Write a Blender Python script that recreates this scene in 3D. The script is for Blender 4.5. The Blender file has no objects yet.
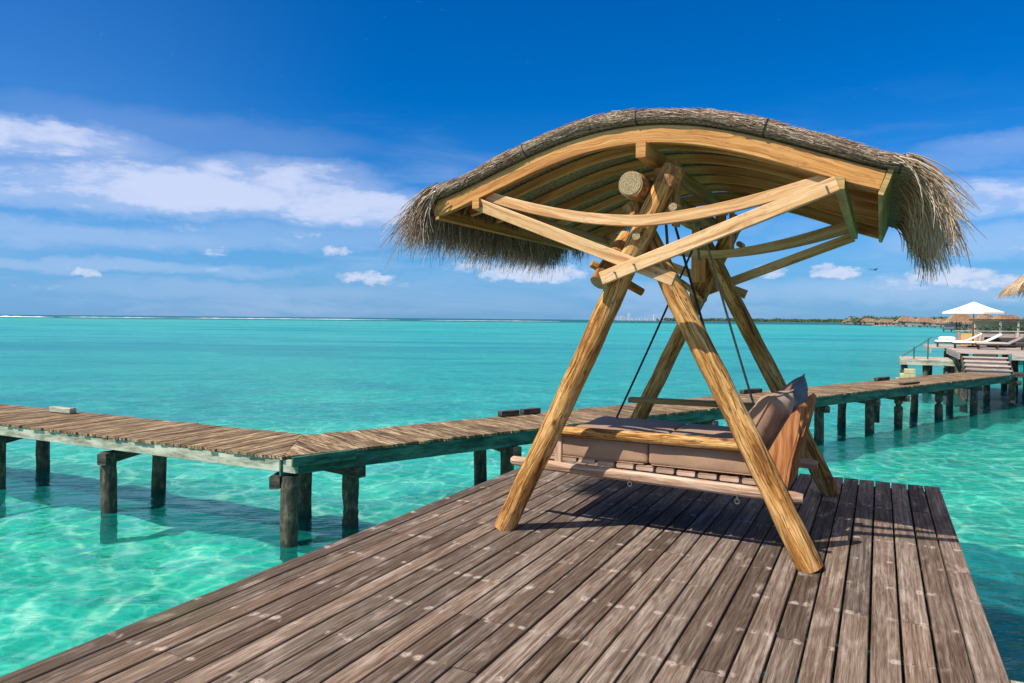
import bpy, math, random
from math import sin, cos, pi, radians, sqrt, atan2, hypot
from mathutils import Vector, Matrix, noise
random.seed(7)
S = bpy.context.scene
COL = S.collection
YAW = radians(27.2)

# ------------------------------------------------------------------ camera
cam_d = bpy.data.cameras.new('camera'); cam = bpy.data.objects.new('camera', cam_d); COL.objects.link(cam)
cam_d.sensor_width = 36; cam_d.lens = 715 / 1024 * 36; cam_d.clip_start = .05; cam_d.clip_end = 90000
_f = Vector((-sin(YAW), cos(YAW), 0)) * cos(-.03146) + Vector((0, 0, sin(-.03146)))
_r = Vector((cos(YAW), sin(YAW), 0)); _u = _r.cross(_f)
_ro = radians(.5)
R_ = _r * cos(_ro) + _u * sin(_ro); U_ = -_r * sin(_ro) + _u * cos(_ro)
cam.matrix_world = Matrix(((R_.x, U_.x, -_f.x, 0), (R_.y, U_.y, -_f.y, 0), (R_.z, U_.z, -_f.z, 1.6), (0, 0, 0, 1)))
S.camera = cam

# ------------------------------------------------------------------ render, sun, sky
S.render.engine = 'CYCLES'
S.view_settings.view_transform = 'Standard'; S.view_settings.look = 'None'
S.view_settings.exposure = 0.3; S.view_settings.gamma = 1
S.cycles.transparent_max_bounces = 16; S.cycles.max_bounces = 8
SUNV = Vector((.38, .68, -1)).normalized()
sun_d = bpy.data.lights.new('sun', 'SUN'); sun_d.energy = 5.0; sun_d.angle = radians(.53); sun_d.color = (1, .94, .84)
sun = bpy.data.objects.new('sun', sun_d); COL.objects.link(sun)
sun.rotation_euler = SUNV.to_track_quat('-Z', 'Y').to_euler()
sun.location = (-8, -12, 20)

W = bpy.data.worlds.new('World'); S.world = W; W.use_nodes = True


class NT:
    """small helper to write node graphs as expressions"""
    def __init__(s, tree): s.t = tree; s.n = tree.nodes; s.l = tree.links
    def put(s, sock, v):
        if isinstance(v, bpy.types.NodeSocket): s.l.new(v, sock)
        elif v is not None:
            try: sock.default_value = v
            except Exception:
                sock.default_value = (*v, 1) if hasattr(v, '__len__') and len(v) == 3 else (v, v, v)
    def node(s, typ, ins=None, **kw):
        n = s.n.new(typ)
        for k, v in kw.items(): setattr(n, k, v)
        for k, v in (ins or {}).items(): s.put(n.inputs[k], v)
        return n
    def m(s, op, a, b=None, c=None, clamp=False):
        n = s.n.new('ShaderNodeMath'); n.operation = op; n.use_clamp = clamp
        s.put(n.inputs[0], a)
        if b is not None: s.put(n.inputs[1], b)
        if c is not None: s.put(n.inputs[2], c)
        return n.outputs[0]
    def mix(s, f, a, b, mode='MIX'):
        n = s.n.new('ShaderNodeMix'); n.data_type = 'RGBA'; n.blend_type = mode
        s.put(n.inputs[0], f)
        for i, v in ((6, a), (7, b)):
            if isinstance(v, bpy.types.NodeSocket): s.l.new(v, n.inputs[i])
            else: n.inputs[i].default_value = (*v, 1) if len(v) == 3 else v
        return n.outputs[2]
    def step(s, x, lo, hi, a=0., b=1.):
        n = s.n.new('ShaderNodeMapRange'); n.interpolation_type = 'SMOOTHSTEP'
        s.put(n.inputs[0], x)
        for i, v in enumerate((lo, hi, a, b)): s.put(n.inputs[i + 1], v)
        return n.outputs[0]
    def noise(s, vec, scale, detail=4, rough=.55, dist=0., typ='FBM', lac=2., w=None):
        n = s.n.new('ShaderNodeTexNoise')
        if vec is not None: s.l.new(vec, n.inputs['Vector'])
        n.inputs['Scale'].default_value = scale; n.inputs['Detail'].default_value = detail
        n.inputs['Roughness'].default_value = rough; n.inputs['Distortion'].default_value = dist
        return n.outputs
    def vmul(s, vec, k):
        n = s.n.new('ShaderNodeVectorMath'); n.operation = 'MULTIPLY'
        s.l.new(vec, n.inputs[0]); n.inputs[1].default_value = k
        return n.outputs[0]
    def vadd(s, a, b):
        n = s.n.new('ShaderNodeVectorMath'); n.operation = 'ADD'
        s.put(n.inputs[0], a); s.put(n.inputs[1], b)
        return n.outputs[0]
    def ramp(s, f, stops):
        n = s.n.new('ShaderNodeValToRGB'); e = n.color_ramp.elements
        while len(e) < len(stops): e.new(.5)
        for el, (p, c) in zip(e, stops): el.position = p; el.color = (*c, 1) if len(c) == 3 else c
        s.put(n.inputs[0], f)
        return n.outputs[0]
    def xyz(s, x, y, z):
        n = s.n.new('ShaderNodeCombineXYZ')
        for i, v in enumerate((x, y, z)): s.put(n.inputs[i], v)
        return n.outputs[0]
    def sep(s, v):
        n = s.n.new('ShaderNodeSeparateXYZ'); s.l.new(v, n.inputs[0]); return n.outputs


def build_world():
    g = NT(W.node_tree); bg = W.node_tree.nodes['Background']
    sky = g.node('ShaderNodeTexSky', sky_type='NISHITA', sun_disc=False)
    sky.sun_elevation = math.asin(-SUNV.z); sky.sun_rotation = radians(209.2)
    sky.air_density = 1.0; sky.dust_density = .15; sky.ozone_density = 3.0; sky.altitude = 0
    tc = g.node('ShaderNodeTexCoord')
    d = tc.outputs['Generated']; x, y, z = g.sep(d)
    az = g.m('MULTIPLY', g.m('ARCTAN2', x, y), 57.2958)
    el = g.m('MULTIPLY', g.m('ARCSINE', z), 57.2958)
    hs = g.node('ShaderNodeHueSaturation', {'Saturation': 1.55, 'Color': sky.outputs[0]})
    base = g.mix(1., hs.outputs[0], (.62, .98, 1.30), 'MULTIPLY')
    # the lower air: even pale blue towards the sea
    lowair = g.step(el, 0., 13., 1., 0.)
    base = g.mix(g.m('MULTIPLY', lowair, .72), base, (.80, 3.2, 7.7))
    P = g.xyz(az, el, 0)
    Pn = g.vmul(P, (.08, .30, 1))
    n1 = g.noise(Pn, 1.6, 8, .6, .3)
    wr = g.vadd(P, g.vmul(g.vadd(g.noise(g.vmul(P, (.35, .8, 1)), .7, 6, .62)[1], (-.5, -.5, -.5)), (5., 2.2, 0)))
    wx, wy, _ = g.sep(wr)
    tx, ty, _ = g.sep(g.vadd(P, g.vmul(g.vadd(g.noise(g.vmul(P, (.7, 1.2, 1)), 1., 5, .65)[1], (-.5, -.5, -.5)), (2.2, 1.3, 0))))
    acc = None
    big = [(-61.5, 11.5, 10, 1.5, .85), (-52, 9.0, 12, 1.9, 1.), (-45.5, 9.9, 9, 2.2, .85), (-40., 8.6, 7.5, 1.8, 1.), (-58, 7.9, 14, 1.1, .7), (-57, 5.5, 14, .8, .5), (-60, 3.4, 18, .55, .45),
           (-52, 13., 14, 1.6, .18), (-44, 6.2, 10, 1.1, .4), (6.5, 8.3, 8, 1.3, .75), (3.2, 10.7, 6, .9, .3), (7, 11.6, 5, .9, .35), (8, 5.6, 9, 1.2, .55), (3, 2.3, 12, 1.1, .5), (-14, 2.2, 10, .8, .4), (-47, 1.9, 14, .8, .35), (-20, 5.5, 14, 1.3, .2),
           (-80, 10, 12, 3, .8), (-100, 14, 16, 4, .9), (20, 7, 8, 2, .8), (35, 12, 14, 3, .8), (70, 8, 20, 3, .7), (130, 10, 24, 4, .8), (-150, 12, 24, 4, .8)]
    for a0, e0, wa, we, s in big:
        q = g.m('ADD', g.m('POWER', g.m('ABSOLUTE', g.m('DIVIDE', g.m('SUBTRACT', wx, a0), wa)), 2.), g.m('POWER', g.m('ABSOLUTE', g.m('DIVIDE', g.m('SUBTRACT', wy, e0), we)), 2.))
        v = g.m('MULTIPLY', g.step(q, .0, 1.6, 1., 0.), s)
        acc = v if acc is None else g.m('MAXIMUM', acc, v)
    fin_ = g.noise(g.vmul(P, (.22, .62, 1)), 1.5, 8, .62, .4)[0]
    nn = g.m('ADD', g.m('MULTIPLY', n1[0], .55), g.m('MULTIPLY', fin_, .45))
    sraw = acc
    acc = g.step(g.m('ADD', acc, g.m('MULTIPLY', g.m('SUBTRACT', nn, .5), 2.0)), .28, 1.0)
    soft = g.m('MULTIPLY', sraw, .62)
    small = [(-49.9, 4.75, 1.3, .45, .6), (-57.9, 2.9, 1., .4, .8), (-41, 5.1, 1.3, .5, .75), (-38.6, 3.1, 2.6, .6, .9), (-51.8, 6.3, 1.2, .4, .4), (-43.5, 6.3, 1.6, .4, .5), (-25.5, 3.7, 5.5, .9, .95), (-30, 4.1, 3, .7, .7),
             (-7.4, 3.75, 1.4, .5, .8), (-3, 3.65, 2.1, .6, .95), (4.2, 3.25, 3.2, .8, .95), (6.6, 2.7, 2.2, .6, .8), (1.5, 2.7, 3., .6, .45), (-36, 2.6, 1.4, .3, .4), (-61, 1.9, 2, .3, .3), (14, 3.4, 3, .8, .8)]
    acc2 = None
    for a0, e0, wa, we, s in small:
        q = g.m('ADD', g.m('POWER', g.m('ABSOLUTE', g.m('DIVIDE', g.m('SUBTRACT', tx, a0), wa)), 2.), g.m('POWER', g.m('ABSOLUTE', g.m('DIVIDE', g.m('SUBTRACT', ty, e0), we)), 2.))
        v = g.m('MULTIPLY', g.step(q, .0, 1.5, 1., 0.), s)
        acc2 = v if acc2 is None else g.m('MAXIMUM', acc2, v)
    puff = g.noise(g.vmul(P, (.9, 1.5, 1)), 1.3, 7, .6)[0]
    acc2 = g.step(g.m('ADD', acc2, g.m('MULTIPLY', g.m('SUBTRACT', puff, .5), 1.5)), .25, 1.05)
    wis = g.m('MULTIPLY', g.step(g.noise(g.vmul(P, (.04, .22, 1)), 1.3, 7, .62, .5)[0], .46, .8), g.step(el, 18, 6, 0., .40))
    c1 = g.m('MULTIPLY', g.m('MAXIMUM', g.m('MAXIMUM', g.m('MULTIPLY', acc, .92), g.m('MULTIPLY', soft, g.m('ADD', .5, n1[0]))), wis, clamp=True), .90)
    left = g.m('MULTIPLY', g.step(az, -36, -62), g.step(el, 26, 12, .05, .15))
    base = g.mix(left, base, (3.0, 5.6, 10.2))
    base = g.mix(c1, base, (7.3, 8.0, 10.4))
    # unseen pale veil added overhead to give a neutral fill light
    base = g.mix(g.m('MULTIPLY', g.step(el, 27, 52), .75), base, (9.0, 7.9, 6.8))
    base = g.mix(g.m('MULTIPLY', acc2, .85, clamp=True), base, (7.2, 7.9, 9.8))
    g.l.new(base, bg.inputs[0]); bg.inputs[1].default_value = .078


build_world()


# ------------------------------------------------------------------ materials
def mat(name):
    m = bpy.data.materials.new(name); m.use_nodes = True
    g = NT(m.node_tree); b = m.node_tree.nodes['Principled BSDF']
    return m, g, b


def bump(g, b, h, strength=.5, dist=.01):
    n = g.node('ShaderNodeBump', {'Height': h, 'Strength': strength, 'Distance': dist})
    g.l.new(n.outputs[0], b.inputs['Normal'])


def wood(name, stops, grain=(1.3, 34.), stain=.5, stain_col=(.05, .035, .025), rough=.7, bmp=.35, tint=.28, knots=0., spec=.22, cracks=0., flecks=0.):
    m, g, b = mat(name)
    uv = g.node('ShaderNodeUVMap').outputs[0]
    at = g.node('ShaderNodeAttribute', attribute_name='rnd').outputs['Fac']
    warp = g.vmul(g.noise(g.vmul(uv, (1.6, 7, 1)), 1., 3)[1], (.02, .12, 0))
    p = g.vadd(uv, warp)
    gr = g.noise(g.vmul(p, (grain[0], grain[1], 1)), 1., 9, .62)[0]
    fine = g.noise(g.vmul(p, (grain[0] * 5, grain[1] * 5, 1)), 1., 4, .6)[0]
    f = g.m('ADD', g.m('MULTIPLY', gr, .72), g.m('MULTIPLY', fine, .28))
    f = g.step(f, .345, .625)
    c = g.ramp(f, stops)
    v = g.m('ADD', 1. - tint, g.m('MULTIPLY', at, 2 * tint))
    c = g.mix(1., c, g.xyz(v, v, g.m('MULTIPLY', v, 1.0)), 'MULTIPLY')
    st = g.step(g.noise(g.vmul(uv, (1.1, 5., 1)), 1., 6, .65)[0], .50, .72)
    c = g.mix(g.m('MULTIPLY', st, stain), c, stain_col)
    h = f
    if flecks:
        fl = g.noise(g.vmul(p, (13, 60, 1)), 1., 4, .6)[0]; pa = g.noise(g.vmul(uv, (2.4, 6, 1)), 1., 3)[0]
        k = g.m('MULTIPLY', g.step(fl, .54, .64), g.step(pa, .38, .58)); c = g.mix(g.m('MULTIPLY', k, flecks), c, (.11, .045, .014)); h = g.m('SUBTRACT', f, g.m('MULTIPLY', k, .5))
    if knots:
        vo = g.node('ShaderNodeTexVoronoi', {'Vector': g.vmul(uv, (3.2, 6.5, 1)), 'Scale': 1.})
        k = g.step(vo.outputs['Distance'], .04, .15, knots, 0.)
        c = g.mix(k, c, tuple(x * .45 for x in stops[0][1]))
    if cracks:
        cr = g.noise(g.vmul(p, (.9, 55, 1)), 1., 3, .5)[0]
        k = g.step(g.m('ABSOLUTE', g.m('SUBTRACT', cr, .5)), .006, .02, cracks, 0.)
        c = g.mix(k, c, tuple(x * .3 for x in stops[0][1])); h = g.m('SUBTRACT', f, k)
    g.l.new(c, b.inputs['Base Color']); b.inputs['Roughness'].default_value = rough
    b.inputs['Specular IOR Level'].default_value = spec
    bump(g, b, h, bmp, .006)
    return m


def end_grain(name, c1, c2):
    m, g, b = mat(name)
    uv = g.node('ShaderNodeUVMap').outputs[0]
    d = g.node('ShaderNodeVectorMath', operation='LENGTH'); g.l.new(g.vadd(uv, g.vmul(g.noise(uv, 14, 3)[1], (.012, .012, 0))), d.inputs[0])
    w = g.m('SINE', g.m('MULTIPLY', d.outputs['Value'], 430.))
    n = g.noise(uv, 60, 5)[0]
    f = g.m('ADD', g.m('MULTIPLY', w, .10), g.m('MULTIPLY', n, 1.1))
    g.l.new(g.ramp(g.step(f, .2, .85), [(0, c1), (1, c2)]), b.inputs['Base Color']); b.inputs['Roughness'].default_value = .8
    return m


def plain(name, col, rough=.6, var=.15, scale=6., metallic=0., bmp=0.):
    m, g, b = mat(name)
    tc = g.node('ShaderNodeTexCoord').outputs['Object']
    n = g.noise(tc, scale, 6, .6)[0]
    lo = tuple(c * (1 - var) for c in col); hi = tuple(min(1, c * (1 + var)) for c in col)
    g.l.new(g.ramp(n, [(.3, lo), (.7, hi)]), b.inputs['Base Color'])
    b.inputs['Roughness'].default_value = rough; b.inputs['Metallic'].default_value = metallic
    if bmp: bump(g, b, n, bmp, .01)
    return m


M = {}
M['log'] = wood('peeled_log', [(0, (.15, .056, .016)), (.35, (.41, .182, .045)), (.7, (.60, .31, .09)), (1, (.74, .45, .19))], (1.5, 15), stain=.6, stain_col=(.15, .06, .018), bmp=.8, flecks=.85, knots=.9, tint=.10, cracks=.7, rough=.82)
M['log_end'] = end_grain('log_end_grain', (.13, .08, .035), (.44, .33, .17))
M['bark'] = wood('brown_bark', [(0, (.16, .065, .022)), (.5, (.42, .19, .06)), (1, (.60, .33, .12))], (8, 22), bmp=.9, tint=.1)
M['batten'] = wood('light_pine', [(0, (.38, .18, .065)), (.5, (.60, .345, .15)), (1, (.72, .48, .255))], (.8, 30), flecks=.25, stain=.22, stain_col=(.45, .22, .08), bmp=.15, knots=.35, tint=.08, rough=.6)
M['fascia'] = wood('golden_laminated_timber', [(0, (.25, .09, .022)), (.45, (.46, .20, .052)), (1, (.62, .33, .11))], (.55, 24), flecks=.3, stain=.45, stain_col=(.28, .13, .04), bmp=.25, knots=.3, tint=.12, rough=.55)
M['rib'] = wood('brown_rib_timber', [(0, (.36, .14, .04)), (.5, (.58, .26, .08)), (1, (.72, .38, .14))], (.6, 24), stain=.25, bmp=.2, tint=.15)
M['greenwood'] = wood('greenish_treated_timber', [(0, (.28, .16, .05)), (.5, (.46, .29, .09)), (1, (.60, .42, .16))], (.8, 24), stain=.3, stain_col=(.2, .13, .05), bmp=.2)
M['seatwood'] = wood('weathered_seat_timber', [(0, (.20, .10, .055)), (.5, (.40, .24, .15)), (1, (.62, .46, .34))], (1., 26), stain=.35, stain_col=(.25, .12, .06), bmp=.3)
M['backwood'] = wood('orange_hardwood', [(0, (.24, .075, .022)), (.5, (.46, .17, .055)), (1, (.62, .30, .12))], (1.2, 22), stain=.25, stain_col=(.2, .08, .03), bmp=.25)
M['pale_end'] = plain('pale_timber_end', (.55, .43, .36), .8, .15, 30)
M['walk'] = wood('brown_walkway_boards', [(0, (.03, .018, .010)), (.4, (.135, .082, .042)), (.8, (.28, .195, .11)), (1, (.46, .37, .25))], (1.6, 22), stain=.8, stain_col=(.10, .055, .03), bmp=.5, tint=.30, rough=.8)
M['greenpaint'] = wood('worn_dark_green_beam', [(0, (.008, .035, .028)), (.5, (.02, .10, .078)), (1, (.06, .17, .125))], (1.6, 9), stain=.75, stain_col=(.02, .03, .025), bmp=.35, tint=.05)
M['palepaint'] = wood('worn_pale_green_beam', [(0, (.15, .15, .11)), (.5, (.34, .34, .26)), (1, (.50, .49, .39))], (1.6, 9), stain=.75, stain_col=(.15, .14, .09), bmp=.35, tint=.05)
M['darktimber'] = wood('dark_wet_timber', [(0, (.012, .012, .011)), (.5, (.04, .036, .03)), (1, (.12, .10, .075))], (2, 14), stain=.4, stain_col=(.02, .03, .02), bmp=.6, tint=.2)
M['rope'] = plain('twisted_rope', (.22, .19, .15), .9, .3, 60)
M['darkrope'] = plain('dark_rope', (.035, .03, .028), .9, .3, 60)
M['steel'] = plain('dull_steel', (.10, .095, .09), .5, .3, 40, 0.)
M['grey_timber'] = wood('grey_terrace_timber', [(0, (.22, .17, .14)), (.5, (.38, .31, .27)), (1, (.52, .45, .40))], (1.4, 20), stain=.3, bmp=.3)
M['white'] = plain('white_canvas', (.80, .78, .75), .8, .04, 3)
M['black'] = plain('dark_grey_cover', (.05, .05, .055), .8, .2)
M['orange'] = plain('orange_panel', (.62, .36, .15), .8, .12)
M['stone'] = plain('yellowish_stone', (.42, .38, .20), .9, .3, 5)
M['leaf'] = plain('dark_leaf', (.035, .075, .03), .6, .5, 3)


def piling_mat():
    m, g, b = mat('piling_with_tide_stain')
    uv = g.node('ShaderNodeUVMap').outputs[0]
    pos = g.node('ShaderNodeNewGeometry').outputs['Position']
    n = g.m('ADD', g.m('MULTIPLY', g.noise(g.vmul(pos, (1, 1, .6)), 9, 6, .7)[0], .7), g.m('MULTIPLY', g.noise(g.vmul(pos, (1, 1, .12)), 26, 4, .6)[0], .3))
    c = g.ramp(n, [(.38, (.014, .012, .010)), (.5, (.055, .045, .03)), (.6, (.14, .12, .075)), (.72, (.30, .26, .18))])
    z = g.sep(pos)[2]
    zz = g.m('ADD', z, g.m('MULTIPLY', n, .3))
    c = g.mix(g.step(zz, -1.34, -1.10, .92, 0.), c, (.012, .024, .018))
    g.l.new(c, b.inputs['Base Color']); b.inputs['Roughness'].default_value = .75
    bump(g, b, n, .8, .03)
    return m


M['piling'] = piling_mat()


def deck_mat():
    m, g, b = mat('weathered_deck_boards')
    uv = g.node('ShaderNodeUVMap').outputs[0]
    at = g.node('ShaderNodeAttribute', attribute_name='rnd').outputs['Fac']
    pos = g.node('ShaderNodeNewGeometry').outputs['Position']
    x, y, z = g.sep(pos)
    warp = g.vmul(g.vadd(g.noise(g.vmul(uv, (1.9, 8, 1)), 1., 3, .5)[1], (-.5, -.5, 0)), (.06, .016, 0))
    p = g.vadd(uv, warp)
    ring = g.m('SINE', g.m('MULTIPLY', g.noise(g.vmul(p, (.8, 8, 1)), 1., 1, .4)[0], 70.))      # growth rings
    gr = g.noise(g.vmul(p, (1.1, 50, 1)), 1., 10, .70)[0]
    fine = g.noise(g.vmul(p, (9, 230, 1)), 1., 3, .6)[0]
    f = g.m('ADD', g.m('ADD', g.m('MULTIPLY', gr, .62), g.m('MULTIPLY', fine, .30)), g.m('MULTIPLY', ring, .022))
    f = g.step(f, .27, .67)
    c = g.ramp(f, [(0, (.045, .027, .019)), (.35, (.130, .088, .066)), (.7, (.22, .168, .136)), (1, (.355, .295, .25))])
    # board to board tone
    hue = g.m('FRACT', g.m('MULTIPLY', at, 7.31))
    v = g.m('ADD', .56, g.m('MULTIPLY', at, .86))
    c = g.mix(1., c, g.xyz(v, g.m('MULTIPLY', v, g.m('ADD', .94, g.m('MULTIPLY', hue, .12))), g.m('MULTIPLY', v, g.m('ADD', .86, g.m('MULTIPLY', hue, .22)))), 'MULTIPLY')
    # blotches: darker damp streaks, mossy patches, worn pale patches
    sta = g.step(g.noise(g.vmul(uv, (1.2, 6, 1)), 1., 7, .7)[0], .5, .70)
    c = g.mix(g.m('MULTIPLY', sta, .55), c, (.062, .036, .027))
    mos = g.step(g.noise(g.vmul(pos, (1, 1, 1)), 1.3, 5, .6)[0], .56, .72)
    c = g.mix(g.m('MULTIPLY', mos, .45), c, (.115, .105, .055))
    pal = g.m('MULTIPLY', g.step(g.noise(g.vmul(uv, (1.6, 5.5, 1)), 1.5, 5, .6)[0], .54, .68), g.step(gr, .40, .60, .35, 1.))
    c = g.mix(g.m('MULTIPLY', pal, .5), c, (.50, .40, .34))
    # pale rings worn round the fixings above every joist
    wob = g.noise(pos, 9, 3)[1]
    jx, jy, _ = g.sep(g.vadd(pos, g.vmul(g.vadd(wob, (-.5, -.5, -.5)), (.05, .11, 0))))
    dy = g.m('MULTIPLY', g.m('SUBTRACT', g.m('FRACT', g.m('DIVIDE', g.m('ADD', jy, .1), .52)), .5), .52)
    fx = g.m('FRACT', g.m('DIVIDE', g.m('ADD', jx, 3.43), .1425))
    dx = g.m('MULTIPLY', g.m('SUBTRACT', g.m('ABSOLUTE', g.m('SUBTRACT', fx, .5)), .25), .1425)
    r = g.m('SQRT', g.m('ADD', g.m('POWER', g.m('ABSOLUTE', dx), 2.), g.m('POWER', g.m('ABSOLUTE', dy), 2.)))
    on = g.step(g.noise(g.vmul(pos, (9, 3.1, 1)), 1., 2)[0], .48, .60)
    spot = g.m('MULTIPLY', g.step(g.m('ADD', r, g.m('MULTIPLY', g.m('SUBTRACT', g.noise(pos, 60, 3)[0], .5), .03)), .006, .036, 1., 0.), on)
    dark_spot = g.step(r, .003, .006, 1., 0.)  # nail holes
    c = g.mix(g.m('MULTIPLY', spot, .7), c, (.55, .45, .38))
    c = g.mix(g.m('MULTIPLY', dark_spot, .8), c, (.06, .045, .04))
    g.l.new(c, b.inputs['Base Color']); b.inputs['Roughness'].default_value = .8
    b.inputs['Specular IOR Level'].default_value = .12
    bump(g, b, g.m('SUBTRACT', f, dark_spot), .55, .006)
    return m


M['deck'] = deck_mat()


def thatch_mat(name, stops, sc=(3, 90), bm=1., uvw=True):
    m, g, b = mat(name)
    uv = g.node('ShaderNodeUVMap').outputs[0] if uvw else g.node('ShaderNodeTexCoord').outputs['Object']
    p = g.vadd(uv, g.vmul(g.noise(uv, 7, 3)[1], (.08, .03, 0)))
    n = g.noise(g.vmul(p, (sc[0], sc[1], sc[1] if not uvw else 1)), 1., 7, .7)[0]
    n2 = g.noise(g.vmul(p, (sc[0] * 14, sc[1] * 1.2, 1)), 1., 3, .6)[0]
    f = g.step(g.m('ADD', g.m('MULTIPLY', n, .55), g.m('MULTIPLY', n2, .45)), .33, .66)
    big = g.noise(uv, 1.6, 4)[0]
    c = g.ramp(f, stops); c = g.mix(g.step(big, .5, .75, 0., .35), c, (.12, .09, .06))
    g.l.new(c, b.inputs['Base Color']); b.inputs['Roughness'].default_value = .9; b.inputs['Specular IOR Level'].default_value = .1
    bump(g, b, f, bm, .02)
    return m


M['thatch'] = thatch_mat('grey_thatch', [(0, (.05, .03, .02)), (.38, (.24, .165, .11)), (.75, (.55, .42, .29)), (1, (.88, .74, .56))])
M['thatch_under'] = thatch_mat('green_grey_thatch_lining', [(0, (.12, .085, .045)), (.45, (.48, .37, .21)), (1, (.82, .69, .45))], (70, 14), .8)


def straw_mat(name, stops):
    m, g, b = mat(name)
    at = g.node('ShaderNodeAttribute', attribute_name='rnd').outputs['Fac']
    uv = g.node('ShaderNodeUVMap').outputs[0]
    c = g.ramp(at, stops)
    c = g.mix(g.m('MULTIPLY', g.noise(g.vmul(uv, (25, 1, 1)), 1., 3)[0], .45), c, (.10, .075, .05))
    g.l.new(c, b.inputs['Base Color']); b.inputs['Roughness'].default_value = .7; b.inputs['Specular IOR Level'].default_value = .25
    return m


M['straw'] = straw_mat('dry_grey_brown_straw', [(0, (.10, .05, .03)), (.4, (.30, .18, .115)), (.75, (.56, .40, .27)), (1, (.90, .76, .60))])
M['straw_warm'] = straw_mat('dry_golden_straw', [(0, (.22, .12, .06)), (.4, (.50, .33, .19)), (.75, (.70, .52, .34)), (1, (.90, .76, .58))])


def fabric(name, col, side=None):
    m, g, b = mat(name)
    tc = g.node('ShaderNodeTexCoord').outputs['Object']
    w = g.m('MULTIPLY', g.m('SINE', g.m('MULTIPLY', g.sep(tc)[0], 2600.)), g.m('SINE', g.m('MULTIPLY', g.sep(tc)[1], 2600.)))
    n = g.noise(tc, 5, 6, .6)[0]
    c = g.ramp(n, [(.3, tuple(v * .86 for v in col)), (.7, tuple(v * 1.1 for v in col))])
    g.l.new(c, b.inputs['Base Color']); b.inputs['Roughness'].default_value = .85; b.inputs['Specular IOR Level'].default_value = .2
    b.inputs['Sheen Weight'].default_value = .15
    wr = g.noise(g.vmul(tc, (1, 1, .6)), 9, 4, .5, 1.2)[0]
    bump(g, b, g.m('ADD', wr, g.m('MULTIPLY', w, .02)), .35, .02)
    return m


M['tan'] = fabric('tan_canvas', (.38, .23, .14))
M['tan_top'] = fabric('faded_tan_canvas_top', (.36, .235, .165))
M['taupe'] = fabric('taupe_canvas', (.24, .14, .10))
M['bluegrey'] = fabric('blue_grey_canvas', (.12, .13, .155))


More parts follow.
